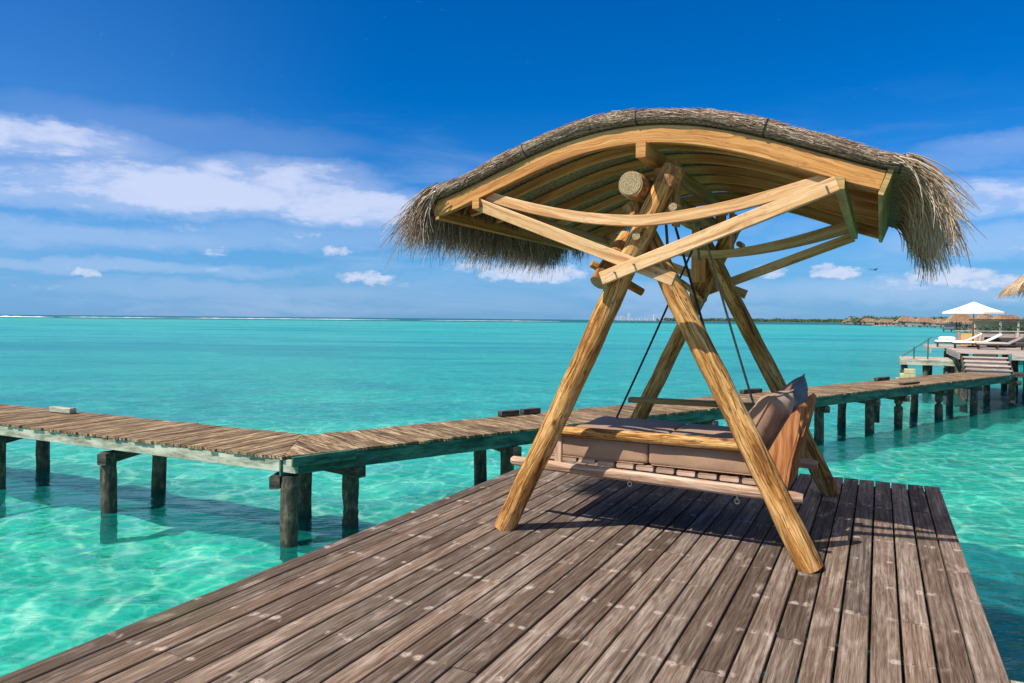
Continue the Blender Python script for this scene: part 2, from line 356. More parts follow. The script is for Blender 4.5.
# ------------------------------------------------------------------ mesh builder
class MB:
    def __init__(s): s.v = []; s.f = []; s.uv = []; s.mi = []; s.sm = []; s.r = []
    def add(s, verts, faces, uvs, mi=0, smooth=False, rnd=None):
        o = len(s.v); rnd = random.random() if rnd is None else rnd
        s.v += [tuple(q) for q in verts]; s.r += [rnd] * len(verts)
        for fc, u in zip(faces, uvs):
            s.f.append([i + o for i in fc]); s.uv += u; s.mi.append(mi); s.sm.append(smooth)
    def sweep(s, path, prof, scales=None, up=(0, 0, 1), mi=0, cap=0, smooth=False, rnd=None, jit=None):
        """profile (side, up) carried along a path; u runs along the piece, v round it"""
        path = [Vector(p) for p in path]; n = len(prof); K = len(path); up = Vector(up)
        rnd = random.random() if rnd is None else rnd
        uo, vo = random.random() * 40, random.random() * 40
        rings = []; L = 0; us = []
        for i, p in enumerate(path):
            t = (path[min(i + 1, K - 1)] - path[max(i - 1, 0)]).normalized()
            side = t.cross(up)
            if side.length < 1e-3: side = t.cross(Vector((1, 0, 0)))
            side.normalize(); w = side.cross(t).normalized()
            sc = scales[i] if scales else 1.
            if i: L += (p - path[i - 1]).length
            us.append(L)
            rings.append([p + side * a * sc * (jit(i, j) if jit else 1) + w * b_ * sc * (jit(i, j) if jit else 1) for j, (a, b_) in enumerate(prof)])
        per = [0]; ps = sum(scales) / len(scales) if scales else 1.
        for j in range(n): a, b_ = prof[j], prof[(j + 1) % n]; per.append(per[-1] + hypot(b_[0] - a[0], b_[1] - a[1]) * ps)
        verts = [q for r in rings for q in r]; faces = []; uvs = []
        for i in range(K - 1):
            for j in range(n):
                j2 = (j + 1) % n
                faces.append((i * n + j, i * n + j2, (i + 1) * n + j2, (i + 1) * n + j))
                a, b_ = per[j] + vo, per[j + 1] + vo
                uvs.append([(us[i] + uo, a), (us[i] + uo, b_), (us[i + 1] + uo, b_), (us[i + 1] + uo, a)])
        s.add(verts, faces, uvs, mi, smooth, rnd)
        s.add(rings[0], [tuple(range(n))[::-1]], [[(prof[j][0] * ps, prof[j][1] * ps) for j in range(n)][::-1]], cap, False, rnd)
        s.add(rings[-1], [tuple(range(n))], [[(prof[j][0] * ps, prof[j][1] * ps) for j in range(n)]], cap, False, rnd)
        return s
    def beam(s, p0, p1, w, h, up=(0, 0, 1), ch=.004, **k):
        return s.sweep([p0, p1], rect(w, h, ch), up=up, **k)
    def log(s, pts, r0, r1=None, seg=18, wob=.06, step=.09, end=True, **k):
        pts = [Vector(p) for p in pts]; r1 = r1 or r0
        path = []
        for a, b_ in zip(pts, pts[1:]):
            m = max(1, int((b_ - a).length / step))
            path += [a.lerp(b_, i / m) for i in range(m)]
        path.append(pts[-1]); K = len(path); sd = random.random() * 100
        sc = []
        for i in range(K):
            t = i / (K - 1); r = r0 + (r1 - r0) * t
            if end and i in (0, K - 1): r *= .93
            sc.append(r)
        bend = [Vector((noise.noise((sd, i * .12, 0)), noise.noise((sd, 5, i * .12)), 0)) * r0 * wob * 1.6 for i in range(K)]
        path = [p + b_ for p, b_ in zip(path, bend)]
        jit = lambda i, j: 1 + wob * noise.noise((sd + cos(j * 2 * pi / seg) * .9, sin(j * 2 * pi / seg) * .9, i * .45))
        return s.sweep(path, [(cos(j * 2 * pi / seg), sin(j * 2 * pi / seg)) for j in range(seg)], sc, cap=k.pop('cap', 1), smooth=True, jit=jit, **k)
    def box(s, x0, x1, y0, y1, z0, z1, axis='x', ch=.004, **k):
        if axis == 'x': return s.beam((x0, (y0 + y1) / 2, (z0 + z1) / 2), (x1, (y0 + y1) / 2, (z0 + z1) / 2), y1 - y0, z1 - z0, ch=ch, **k)
        if axis == 'y': return s.beam(((x0 + x1) / 2, y0, (z0 + z1) / 2), ((x0 + x1) / 2, y1, (z0 + z1) / 2), x1 - x0, z1 - z0, ch=ch, **k)
        return s.beam(((x0 + x1) / 2, (y0 + y1) / 2, z0), ((x0 + x1) / 2, (y0 + y1) / 2, z1), x1 - x0, y1 - y0, up=(0, 1, 0), ch=ch, **k)
    def prism(s, poly, z0, z1, ax, mi=0, rnd=None):
        """flat board of any outline; ax = grain direction (2D)"""
        n = len(poly)
        if n < 3: return s
        uo, vo = random.random() * 40, random.random() * 40
        U = lambda p: (p[0] * ax[0] + p[1] * ax[1] + uo, -p[0] * ax[1] + p[1] * ax[0] + vo)
        v = [(*p, z0) for p in poly] + [(*p, z1) for p in poly]
        f = [tuple(range(n))[::-1], tuple(range(n, 2 * n))]; u = [[U(poly[i]) for i in range(n)][::-1], [U(p) for p in poly]]
        for i in range(n):
            j = (i + 1) % n; f.append((i, j, n + j, n + i)); a, b_ = U(poly[i]), U(poly[j])
            u.append([a, b_, (b_[0], b_[1] + .03), (a[0], a[1] + .03)])
        s.add(v, f, u, mi, False, rnd); return s
    def straw(s, pts, w, mi=0, rnd=None):
        """one tapering three-sided stalk"""
        K = len(pts); pts = [Vector(p) for p in pts]
        a = random.random() * 6; vs = []; fs = []; us = []
        for i, p in enumerate(pts):
            r = w * (1 - .75 * i / (K - 1))
            t = (pts[min(i + 1, K - 1)] - pts[max(0, i - 1)]).normalized()
            e = t.cross(Vector((.3, .9, .2))).normalized(); q = t.cross(e)
            for j in range(3):
                an = a + j * 2.094; vs.append(p + e * cos(an) * r + q * sin(an) * r)
        for i in range(K - 1):
            for j in range(3):
                j2 = (j + 1) % 3; fs.append((i * 3 + j, i * 3 + j2, i * 3 + 3 + j2, i * 3 + 3 + j))
                us.append([(i, 0), (i, 1), (i + 1, 1), (i + 1, 0)])
        s.add(vs, fs, us, mi, True, rnd)
    def build(s, name, mats, parent=None):
        me = bpy.data.meshes.new(name); me.from_pydata(s.v, [], s.f)
        uvl = me.uv_layers.new(name='UVMap')
        uvl.data.foreach_set('uv', [c for u in s.uv for c in u[:2]])
        me.polygons.foreach_set('material_index', s.mi); me.polygons.foreach_set('use_smooth', s.sm)
        a = me.attributes.new('rnd', 'FLOAT', 'POINT'); a.data.foreach_set('value', s.r)
        for m_ in (mats if isinstance(mats, (list, tuple)) else [mats]): me.materials.append(M[m_] if isinstance(m_, str) else m_)
        me.validate(); me.update()
        o = bpy.data.objects.new(name, me); COL.objects.link(o)
        if parent: o.parent = parent
        return o


def rect(w, h, ch=.004):
    w /= 2; h /= 2; c = min(ch, w * .4, h * .4)
    return [(-w + c, -h), (w - c, -h), (w, -h + c), (w, h - c), (w - c, h), (-w + c, h), (-w, h - c), (-w, -h + c)]


def tag(o, label=None, cat=None, group=None, kind=None):
    if label: o['label'] = label
    if cat: o['category'] = cat
    if group: o['group'] = group
    if kind: o['kind'] = kind
    return o


def thing(name, label, cat, loc=(0, 0, 0), rz=0, group=None):
    o = bpy.data.objects.new(name, None); COL.objects.link(o); o.location = loc; o.rotation_euler = (0, 0, rz)
    o.empty_display_size = .2
    return tag(o, label, cat, group)


def dup(root, loc=None, rz=None, sc=None, label=None, group=None):
    r = root.copy(); COL.objects.link(r)
    if loc is not None: r.location = loc
    if rz is not None: r.rotation_euler = (0, 0, rz)
    if sc is not None: r.scale = sc
    if label: r['label'] = label
    if group: r['group'] = group
    for ch in list(root.children):
        c = ch.copy(); COL.objects.link(c); c.parent = r
        for g_ in ch.children:
            d = g_.copy(); COL.objects.link(d); d.parent = c
    return r


def clip(poly, n, d):
    """keep the part of a convex 2D outline where p.n <= d"""
    out = []
    for i in range(len(poly)):
        a, b_ = poly[i], poly[(i + 1) % len(poly)]
        da = a[0] * n[0] + a[1] * n[1] - d; db = b_[0] * n[0] + b_[1] * n[1] - d
        if da <= 0: out.append(a)
        if da * db < 0:
            t = da / (da - db); out.append((a[0] + (b_[0] - a[0]) * t, a[1] + (b_[1] - a[1]) * t))
    return out


WATER_Z = -1.46
BED_Z = -1.82


# ------------------------------------------------------------------ seabed and water
def seabed():
    m, g, b = mat('pale_sand_bed')
    pos = g.node('ShaderNodeNewGeometry').outputs['Position']
    x, y, z = g.sep(pos)
    # distance along the view heading and across it (a fixed direction in the lagoon)
    Z = g.m('ADD', g.m('MULTIPLY', y, cos(YAW)), g.m('MULTIPLY', x, -sin(YAW)))
    n1 = g.noise(pos, .6, 6, .6)[0]
    c = g.ramp(g.step(n1, .3, .7), [(0, (.62, .74, .60)), (.5, (.80, .88, .74)), (1, (.92, .95, .86))])
    # broad bars of weed and deeper sand across the lagoon
    rot = g.node('ShaderNodeMapping', {'Vector': pos, 'Rotation': (0, 0, -YAW)}).outputs[0]
    bars = g.noise(g.vmul(rot, (.010, .045, 1)), 1., 5, .6, .6)[0]
    k = g.m('MULTIPLY', g.step(bars, .47, .66), g.step(Z, 18, 60, .1, .9))
    c = g.mix(k, c, (.05, .30, .46))
    bars2 = g.noise(g.vmul(rot, (.035, .13, 1)), 1., 6, .65, .8)[0]
    c = g.mix(g.m('MULTIPLY', g.step(bars2, .46, .66), g.step(Z, 9, 28, .15, .8)), c, (.04, .36, .48))
    mid = g.step(Z, 12, 60)
    c = g.mix(g.m('MULTIPLY', mid, .35), c, (.5, .80, .86))
    # small coral and weed spots near by
    sp = g.step(g.noise(g.vmul(rot, (.5, 1.3, 1)), 1., 5, .65)[0], .60, .72)
    c = g.mix(g.m('MULTIPLY', sp, .35), c, (.16, .30, .24))
    # darker blue green patch right of the deck
    hy = g.m('ADD', y, g.m('MULTIPLY', g.m('SUBTRACT', g.noise(pos, .9, 3)[0], .5), .8))
    dark_spot = g.m('MULTIPLY', g.step(hy, 13.05, 13.4, 1., 0.), g.step(x, -.6, .2))
    c = g.mix(g.m('MULTIPLY', dark_spot, .93), c, (.01, .20, .27))
    # beyond the reef edge: deep sea
    c = g.mix(g.step(Z, 620, 1000), c, (.004, .05, .16))
    g.l.new(c, b.inputs['Base Color']); b.inputs['Roughness'].default_value = 1.; b.inputs['Specular IOR Level'].default_value = 0.
    bump(g, b, g.noise(pos, 2.2, 5)[0], .4, .1)
    mb = MB(); R = 60000
    xs = [-R, -400, -80] + [-34 + i * .3 for i in range(int(54 / .3))] + [60, 400, R]
    ys = [-R, -100] + [-3 + i * .3 for i in range(int(48 / .3))] + [100, 600, R]
    def bz(x, y):
        e = max(0, min(1, (x + 33) / 4, (19 - x) / 4, (y + 2.5) / 3, (44 - y) / 6))
        return BED_Z - .10 + e * (.16 * noise.fractal((x * .55, y * .55, 3.), 1., 2., 3) + .05 * noise.noise((x * 2.1, y * 2.1, 1.)))
    nx = len(xs); vs = [(x, y, bz(x, y)) for y in ys for x in xs]
    fs = [(j_ * nx + i_, j_ * nx + i_ + 1, (j_ + 1) * nx + i_ + 1, (j_ + 1) * nx + i_) for j_ in range(len(ys) - 1) for i_ in range(nx - 1)]
    mb.add(vs, fs, [[(0, 0)] * 4] * len(fs), 0, True)
    o = mb.build('seabed', [m]); tag(o, kind='structure')


def water():
    m = bpy.data.materials.new('clear_lagoon_water'); m.use_nodes = True
    g = NT(m.node_tree); g.n.remove(g.n['Principled BSDF']); out = g.n['Material Output']
    pos = g.node('ShaderNodeNewGeometry').outputs['Position']
    rot = g.node('ShaderNodeMapping', {'Vector': pos, 'Rotation': (0, 0, -YAW)}).outputs[0]
    x, y, z = g.sep(pos)
    Z = g.sep(rot)[1]
    # ripples of several lengths
    w1 = g.noise(g.vmul(rot, (.7, 1.15, 1)), 1.5, 4, .55, .6)[0]
    w2 = g.noise(g.vmul(rot, (.9, 1.5, 1)), 5.2, 4, .6, .4)[0]
    w3 = g.noise(g.vmul(rot, (.12, .30, 1)), 1.2, 5, .6)[0]
    h = g.m('ADD', g.m('ADD', g.m('MULTIPLY', w1, .10), g.m('MULTIPLY', w2, .022)), g.m('MULTIPLY', w3, .35))
    bn = g.node('ShaderNodeBump', {'Height': h, 'Strength': 1., 'Distance': 1.}).outputs[0]
    # focused light drawn as bright veins in the tint of the sheet
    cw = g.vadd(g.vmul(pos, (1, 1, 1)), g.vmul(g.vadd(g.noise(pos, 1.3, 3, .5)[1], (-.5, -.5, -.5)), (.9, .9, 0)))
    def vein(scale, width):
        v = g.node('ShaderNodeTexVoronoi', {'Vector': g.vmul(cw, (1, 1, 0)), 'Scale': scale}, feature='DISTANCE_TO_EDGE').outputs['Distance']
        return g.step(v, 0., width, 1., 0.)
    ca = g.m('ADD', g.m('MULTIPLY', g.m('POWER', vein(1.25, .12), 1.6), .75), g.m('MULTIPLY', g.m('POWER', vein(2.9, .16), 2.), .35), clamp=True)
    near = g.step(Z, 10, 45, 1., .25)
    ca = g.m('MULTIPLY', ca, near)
    soft = g.step(g.noise(pos, 1.1, 4, .6)[0], .3, .7)
    tint = g.mix(soft, (.06, .54, .47), (.15, .80, .68))
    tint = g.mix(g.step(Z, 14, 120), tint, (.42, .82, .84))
    rp1 = g.step(g.m('ADD', g.m('MULTIPLY', w1, .5), g.m('MULTIPLY', g.noise(g.vmul(rot, (.22, .62, 1)), 1.6, 6, .68, .5)[0], .5)), .40, .60)
    tint = g.mix(g.m('MULTIPLY', g.step(Z, 8, 30, .35, .75), rp1), tint, (.05, .48, .50))  # wave shading painted into the tint as dark flecks
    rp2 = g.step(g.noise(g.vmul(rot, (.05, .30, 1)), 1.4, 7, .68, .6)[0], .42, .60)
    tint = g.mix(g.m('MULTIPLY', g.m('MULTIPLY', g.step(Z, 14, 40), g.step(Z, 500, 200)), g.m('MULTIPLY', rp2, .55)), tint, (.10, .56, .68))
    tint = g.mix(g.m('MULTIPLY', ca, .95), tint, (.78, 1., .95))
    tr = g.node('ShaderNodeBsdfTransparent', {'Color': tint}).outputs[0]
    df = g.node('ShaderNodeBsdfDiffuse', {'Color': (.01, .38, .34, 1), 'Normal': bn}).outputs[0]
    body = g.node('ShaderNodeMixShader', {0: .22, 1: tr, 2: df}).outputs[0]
    gl = g.node('ShaderNodeBsdfGlossy', {'Roughness': g.step(Z, 10, 300, .05, .25), 'Normal': bn}).outputs[0]
    fr = g.node('ShaderNodeFresnel', {'IOR': 1.33, 'Normal': bn}).outputs[0]
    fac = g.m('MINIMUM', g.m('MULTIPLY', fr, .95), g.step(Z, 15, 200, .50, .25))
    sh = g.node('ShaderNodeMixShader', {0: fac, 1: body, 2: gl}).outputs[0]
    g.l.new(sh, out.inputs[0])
    mb = MB(); R = 60000
    mb.add([(-R, -R, WATER_Z), (R, -R, WATER_Z), (R, R, WATER_Z), (-R, R, WATER_Z)], [(0, 1, 2, 3)], [[(0, 0)] * 4])
    o = mb.build('water', [m]); tag(o, kind='structure')


seabed(); water()


# ------------------------------------------------------------------ deck
def piling(mb, x, y, ztop, r=.115):
    mb.log([(x, y, BED_Z - .3), (x + random.uniform(-.03, .03), y + random.uniform(-.03, .03), ztop)], r * 1.05, r, seg=16, wob=.10, step=.12, cap=0)


def deck():
    t = thing('deck', 'weathered grey brown plank deck that the thatched swing stands on', 'deck', (0, 0, 0))
    mb = MB(); n = 28; w = 3.99 / n; x0 = -3.43
    for i in range(n):
        ys = [-4.0]
        while ys[-1] < 8.05 - 2.4:
            ys.append(ys[-1] + random.choice([2.6, 3.12, 3.64, 4.16, 4.68]))
        ys = [y for y in ys if y < 7] + [8.05 + random.uniform(-.012, .012)]
        for a, b_ in zip(ys, ys[1:]):
            dz = random.uniform(-.002, .002); dx = random.uniform(-.0015, .0015)
            mb.beam((x0 + (i + .5) * w + dx, a + .002, -.0175 + dz), (x0 + (i + .5) * w + dx, b_ - .002, -.0175 + dz), w - .0135, .035, ch=.0035)
    mb.build('deck_boards', 'deck', t)
    jb = MB(); y = -3.9
    while y < 8.0:
        jb.box(x0 + .03, .53, y - .03, y + .03, -.22, -.0395); y += .52
    jb.box(x0 + .01, x0 + .06, -3.95, 7.97, -.25, -.04, 'y'); jb.box(.50, .55, -3.95, 7.97, -.25, -.04, 'y'); jb.box(x0 + .07, .49, 7.92, 7.98, -.24, -.04)
    jb.build('joists', 'darktimber', t)
    for px in (-3.2, -1.45, .3):
        for py_ in (-2.5, .2, 2.9, 5.4, 7.6):
            p = MB(); piling(p, px, py_, -.255, .12); p.build('post', 'piling', t)


deck()

# small wooden landing block at the right edge of the deck
st = thing('boat_step', 'pale timber step block just below the right deck edge', 'step', (.74, 4.1, -.4))
b1 = MB(); b1.box(-.14, .35, -.35, .22, .16, .2, 'y'); b1.build('tread', 'palepaint', st)
b1 = MB(); b1.box(-.12, -.06, -.3, .18, -.8, .155, 'z'); b1.box(.25, .31, -.3, .18, -.8, .155, 'z'); b1.build('bracket', 'darktimber', st)


# ------------------------------------------------------------------ walkway
def walkway():
    t = thing('walkway', 'long brown plank walkway on pilings bending across the lagoon', 'walkway', (0, 0, 0))
    zt = -.25
    N = Vector((-7.0, 7.0)); F = Vector((-8.10, 8.52))
    d1 = Vector((-1, -.03)).normalized(); n1 = Vector((.03, -1)).normalized()          # towards the near side
    d2 = Vector((.423, .906)).normalized(); n2 = Vector((.906, -.423)).normalized()
    mit = (F - N).normalized(); mn = Vector((mit.y, -mit.x))                            # normal pointing to +x
    mb = MB()
    wd = .145
    def run(o, d, n, wtot, length, keep, start=-1.4):
        s = start; k = 0
        while s < length:
            ja, jb = random.uniform(-.015, .03), random.uniform(-.03, .02)
            a = o + d * (s + .006); c = o + d * (s + wd - .006)
            poly = [a + n * ja, c + n * ja, c - n * (wtot + jb), a - n * (wtot + jb)]
            poly = [(p.x, p.y) for p in poly]
            if (poly[1][0] - poly[0][0]) * (poly[2][1] - poly[1][1]) - (poly[1][1] - poly[0][1]) * (poly[2][0] - poly[1][0]) < 0: poly.reverse()
            sg, off = keep
            poly = clip(poly, (mn.x * sg, mn.y * sg), mn.dot(N) * sg - off)
            if len(poly) > 2:
                dz = random.uniform(-.004, .004)
                mb.prism(poly, zt - .038 + dz, zt + dz, (n.x, n.y))
            s += wd
    run(N, d1, n1, 1.56, 17, (1, .004))
    run(N, d2, n2, 1.53, 26.7, (-1, .004))
    mb.build('deck_boards', 'walk', t)
    # side beams
    def off(o, d, n, s, q): p = o + d * s - n * q; return (p.x, p.y, 0)
    def side(o, d, n, q, s0, s1, m_, w_=.055, h=.20, dz=0):
        b_ = MB(); p0 = Vector(off(o, d, n, s0, q)); p1 = Vector(off(o, d, n, s1, q))
        p0.z = p1.z = zt - .044 - h / 2 + dz; b_.beam(p0, p1, w_, h, ch=.006); return b_.build('side_beam', m_, t)
    side(N, d1, n1, .045, -.2, 17, 'palepaint', h=.17); side(N, d1, n1, 1.46, 1.2, 17, 'greenpaint')
    side(N, d2, n2, .045, -.02, 26.6, 'greenpaint', h=.22); side(N, d2, n2, 1.45, .6, 26.6, 'greenpaint', h=.22)
    side(N, d1, n1, .7, 1, 17, 'darktimber'); side(N, d2, n2, .7, .5, 26.6, 'darktimber')
    # trim board at the bend
    b_ = MB(); b_.beam((-6.82, 6.99, zt - .055), (-6.49, 7.86, zt - .055), .05, .13, ch=.005); b_.beam((-6.93, 7.2, zt - .03), (-6.62, 7.95, zt - .03), .16, .035); b_.build('trim_board', 'greenpaint', t)
    # pilings and cap beams
    def post(x, y): p = MB(); piling(p, x, y, zt - .27); p.build('post', 'piling', t)
    def cap(p0, p1, z=zt - .355, w_=.14, h=.17):
        b_ = MB(); b_.beam((*p0, z), (*p1, z), w_, h, ch=.01); b_.build('cap_beam', 'darktimber', t)
    for xn, xf in ((-10.63, -11.13), (-13.73, -14.55), (-17., -17.6), (-20.2, -20.7)):
        post(xn, 6.98); post(xf, 8.2)
        cap((xn + .1, 6.80), (xf - .1, 8.45))
    post(-6.98, 7.1); post(-7.86, 8.3); post(-6.86, 8.2)
    cap((-7.1, 6.95), (-7.9, 8.5)); cap((-8.0, 8.33), (-6.55, 8.08))
    P2 = lambda s, q: tuple((Vector((0, 0)) + d2 * s + n2 * q))
    ns = [7.37, 10., 12.7, 15.2, 17.4, 20.06, 21.82, 24.6, 27.43, 31.05]; fs = [7.57, 10.2, 12.9, 15.5, 18.0, 20.63, 22.35, 25.43, 28.37, 31.83]
    for a, c in zip(ns, fs):
        pa = P2(a, -9.58); pc = P2(c, -10.68); post(*pa); post(*pc)
        v = (Vector(pa) - Vector(pc)).normalized()
        cap(tuple(Vector(pc) - v * .15), tuple(Vector(pa) + v * .34))
    b_ = MB(); b_.box(-.12, .12, -.12, .12, -.9, -.06, 'z'); o = b_.build('brace_block', 'darktimber', t); o.location = (*P2(20.3, -9.55), -.3)


walkway()
for (x, y, rz, L, lab) in ((-13.7, 8.1, .02, .62, 'pale worn curb block lying on the left stretch of walkway'),
                           (-6.25, 12.05, 1.134, .42, 'dark curb block on walkway left of the swing leg, nearer of two'), (-6.02, 12.52, 1.134, .42, 'dark curb block on walkway left of the swing leg, farther of two'),
                           (-2.9, 19.1, 1.134, .8, 'dark curb block on walkway seen behind the swing seat'),
                           (.10, 25.5, 1.134, .8, 'dark curb block on the right stretch of walkway towards the terrace')):
    b_ = MB(); b_.beam((-L / 2, 0, .055), (L / 2, 0, .055), .13, .10, ch=.012)
    o = b_.build('curb_block', 'palepaint' if x < -10 else 'darktimber'); o.location = (x, y, -.246); o.rotation_euler.z = rz
    tag(o, lab, 'curb block', 'curb blocks along the walkway')
for (x, y, lab) in ((-1.55, 18.6, 'flat dark board on the near edge of walkway right of the swing'), (1.0, 24.4, 'flat dark board on near edge of walkway close to terrace steps')):
    b_ = MB(); b_.beam((-.55, 0, .03), (.55, 0, .03), .14, .05, ch=.01)
    o = b_.build('edge_board', 'darktimber'); p = Vector((x, y)); n2 = Vector((.906, -.423)); p += n2 * (-9.6 - p.dot(n2)); o.location = (p.x, p.y, -.246); o.rotation_euler.z = 1.134
    tag(o, lab, 'board')


# ------------------------------------------------------------------ the swing
def arch(x):
    t = x + 1.45
    return .0356 * t ** 4 - .2569 * t * t - .0193 * t + 2.878


XL, XR = -3.03, .015
Y0, Y1 = 4.62, 7.30


def arch_path(y, dz=0, x0=XL, x1=XR, n=40):
    out = []
    for i in range(n + 1):
        x = x0 + (x1 - x0) * i / n
        s = (arch(x + .01) - arch(x - .01)) / .02; l = sqrt(1 + s * s)
        out.append((x - s / l * dz, y, arch(x) + dz / l))
    return out


def swing():
    T = thing('thatched_swing', 'golden log garden swing frame with curved thatched roof standing on the deck', 'swing', (-1.45, 6.05, 0))
    off = Vector((-1.45, 6.05, 0))
    def fin(mb, name, mats, parent=T, label=None):
        mb.v = [tuple(Vector(p) - off) for p in mb.v]
        o = mb.build(name, mats, parent)
        if label: o['label'] = label
        return o
    # A-frames; the right-leaning leg passes in front of the other
    for k, (y, s) in enumerate(((4.87, 1), (7.26, -1))):
        mb = MB()
        mb.log([(-2.52, y - .07 * s, .0), (-1.30, y - .07 * s, 2.54)], .082, .078, wob=.09); mb.log([(-1.313, y - .07 * s, 2.513), (-1.255, y - .07 * s, 2.635)], .089, .082, wob=.08, mi=2, cap=2)
        fin(mb, 'leg', ['log', 'log_end', 'bark'])
        mb = MB()
        mb.log([(-.355, y + .07 * s, .0), (-1.56, y + .07 * s, 2.37)], .084, .074, wob=.09); mb.log([(-1.548, y + .07 * s, 2.345), (-1.585, y + .07 * s, 2.43)], .083, .080, wob=.08, mi=2, cap=2)
        fin(mb, 'leg', ['log', 'log_end', 'bark'])
        # pegs and the short stub log behind the crossing
        mb = MB()
        mb.log([(-1.47, y - .20 * s, 2.165), (-1.47, y + .1 * s, 2.165)], .03, seg=10, wob=.03); fin(mb, 'peg', ['log', 'log_end']); mb = MB()
        mb.log([(-1.235, y - .16 * s, 2.35), (-1.235, y + .05 * s, 2.35)], .03, seg=10, wob=.03); fin(mb, 'peg', ['log', 'log_end']); mb = MB()
        mb.log([(-1.83, y - .09 * s, 2.00), (-1.53, y + .16 * s, 1.80)], .03, seg=10, wob=.03)
        fin(mb, 'peg', ['log', 'log_end'])
        mb = MB()
        mb.log([(-1.715, y - .25 * s, 1.85), (-1.60, y + .02 * s, 2.19)], .068, .062, wob=.05)
        fin(mb, 'stub_log', ['log', 'log_end'])
    # ridge log lying in the two crotches
    mb = MB(); mb.log([(-1.505, 4.64, 2.512), (-1.48, 7.45, 2.50)], .091, .098, seg=22, wob=.08, mi=2)
    mb.log([(-1.505, 4.632, 2.512), (-1.505, 4.66, 2.512)], .076, .078, seg=22, wob=.02, end=False)
    fin(mb, 'ridge_log', ['log', 'log_end', 'bark'])
    # ground-level and middle purlins, vertical king posts
    def purlin(x, z, w, h, y0, y1, m_='rib'):
        mb = MB(); mb.beam((x, y0, z), (x, y1, z), w, h); return fin(mb, 'purlin', m_)
    purlin(-1.40, 2.705, .065, .105, Y0 - .10, Y1 + .06, 'fascia')
    purlin(-2.64, 2.44, .055, .075, Y0 - .085, Y1 + .03, 'fascia'); purlin(-.225, 2.40, .055, .075, Y0 - .085, Y1 + .03, 'greenwood')
    for y in (4.92, 7.0):
        mb = MB(); mb.beam((-1.37, y, 2.45), (-1.37, y, 2.655), .09, .07, up=(0, 1, 0)); mb.beam((-1.27, y + .02, 2.25), (-1.27, y + .02, 2.70), .035, .10, up=(0, 1, 0)); fin(mb, 'king_post', 'rib')
    mb = MB(); mb.beam((-1.60, 7.13, 1.98), (-1.60, 7.13, 2.66), .14, .05, up=(0, 1, 0)); fin(mb, 'king_board', 'rib')
    # curved ribs; the outer two are the fascias
    ys = [Y0 + (Y1 - Y0) * i / 6 for i in range(7)]
    for i, y in enumerate(ys):
        mb = MB()
        if i in (0, 6): mb.sweep(arch_path(y, -.058), rect(.05, .116, .005)); fin(mb, 'fascia', 'fascia')
        else: mb.sweep(arch_path(y, -.032, XL + .03, XR - .03), rect(.045, .064, .005)); fin(mb, 'rib', 'rib')
    # end boards running front to back
    for x, s in ((XL - .018, -1), (XR + .018, 1)):
        mb = MB(); z = arch(x); sl = .37 * s
        mb.beam((x + .02 * s * -1, Y0 - .03, z - .062), (x - .02 * s, Y1 + .03, z - .062), .03, .15, up=(sl * 1., 0, 1)); fin(mb, 'end_board', 'fascia' if s < 0 else 'greenwood')
    # curved and straight braces, front and back
    for k, (y, s) in enumerate(((4.60, 1), (7.36, -1))):
        mb = MB(); mb.beam((-2.66, y - .012 * s, 2.445), (-1.185, y - .012 * s, 1.862), .045, .088, up=(0, 0, 1)); fin(mb, 'brace', 'batten')
        mb = MB(); mb.beam((-1.66, y - .062 * s, 1.875), (-.235, y - .062 * s, 2.395), .045, .088, up=(0, 0, 1)); fin(mb, 'brace', 'batten')
        pts = []
        for i in range(25):
            u = i / 24; x = -2.60 + 2.33 * u; v = (x + 1.40) / 1.17
            pts.append((x, y + .055 * s, 2.262 + .205 * abs(v) ** 1.75 + .03 * (1 - u) * abs(v)))
        mb = MB(); mb.sweep(pts, rect(.04, .075, .004)); fin(mb, 'curved_brace', 'batten')
    pts = [(-1.8 + 1.55 * u, 6.95, 2.23 + .23 * abs((u - .26) / .74) ** 1.6) for u in [i / 14 for i in range(15)]]
    mb = MB(); mb.sweep(pts, rect(.04, .075, .004)); fin(mb, 'curved_brace', 'batten')
    for (x, z, y) in ((-1.30, 1.905, 4.60), (-1.56, 1.912, 4.53), (-2.60, 2.425, 4.60), (-.29, 2.375, 4.53), (-1.42, 1.955, 4.60), (-1.43, 1.96, 4.53), (-2.50, 2.41, 4.63), (-.42, 2.37, 4.63)):
        mb = MB(); y_ = y - .038; mb.log([(x, y_, z), (x, y_ + .03, z)], .007, .007, seg=8, wob=0, cap=0); fin(mb, 'bolt', 'steel')
    # thatch: lining below, thick layer above with lumpy surface
    mb = MB(); K = 60; J = 26
    pth = arch_path(0, 0, XL - .03, XR + .13, K)
    vs = []; us = []
    def ringpt(i, j):
        x, _, z = pth[i]; s = (arch(x + .01) - arch(x - .01)) / .02; l = sqrt(1 + s * s); nx, nz = -s / l, 1 / l
        return x, z, nx, nz
    prof = []
    ya, yb = Y0 - .07, Y1 + .07; th = .084; R = th / 2
    prof.append((Y0 + .06, .008))
    for q in range(9): a = -pi / 2 - q * pi / 8; prof.append((ya + R + cos(a) * R, .012 + R + sin(a) * R))
    for q in range(1, 24): prof.append((ya + R + (yb - ya - 2 * R) * q / 24, .012 + th))
    for q in range(9): a = pi / 2 - q * pi / 8; prof.append((yb - R + cos(a) * R, .012 + R + sin(a) * R))
    prof.append((Y1 - .06, .008))
    n = len(prof); per = [0]
    for j in range(n): a, c = prof[j], prof[(j + 1) % n]; per.append(per[-1] + hypot(c[0] - a[0], c[1] - a[1]))
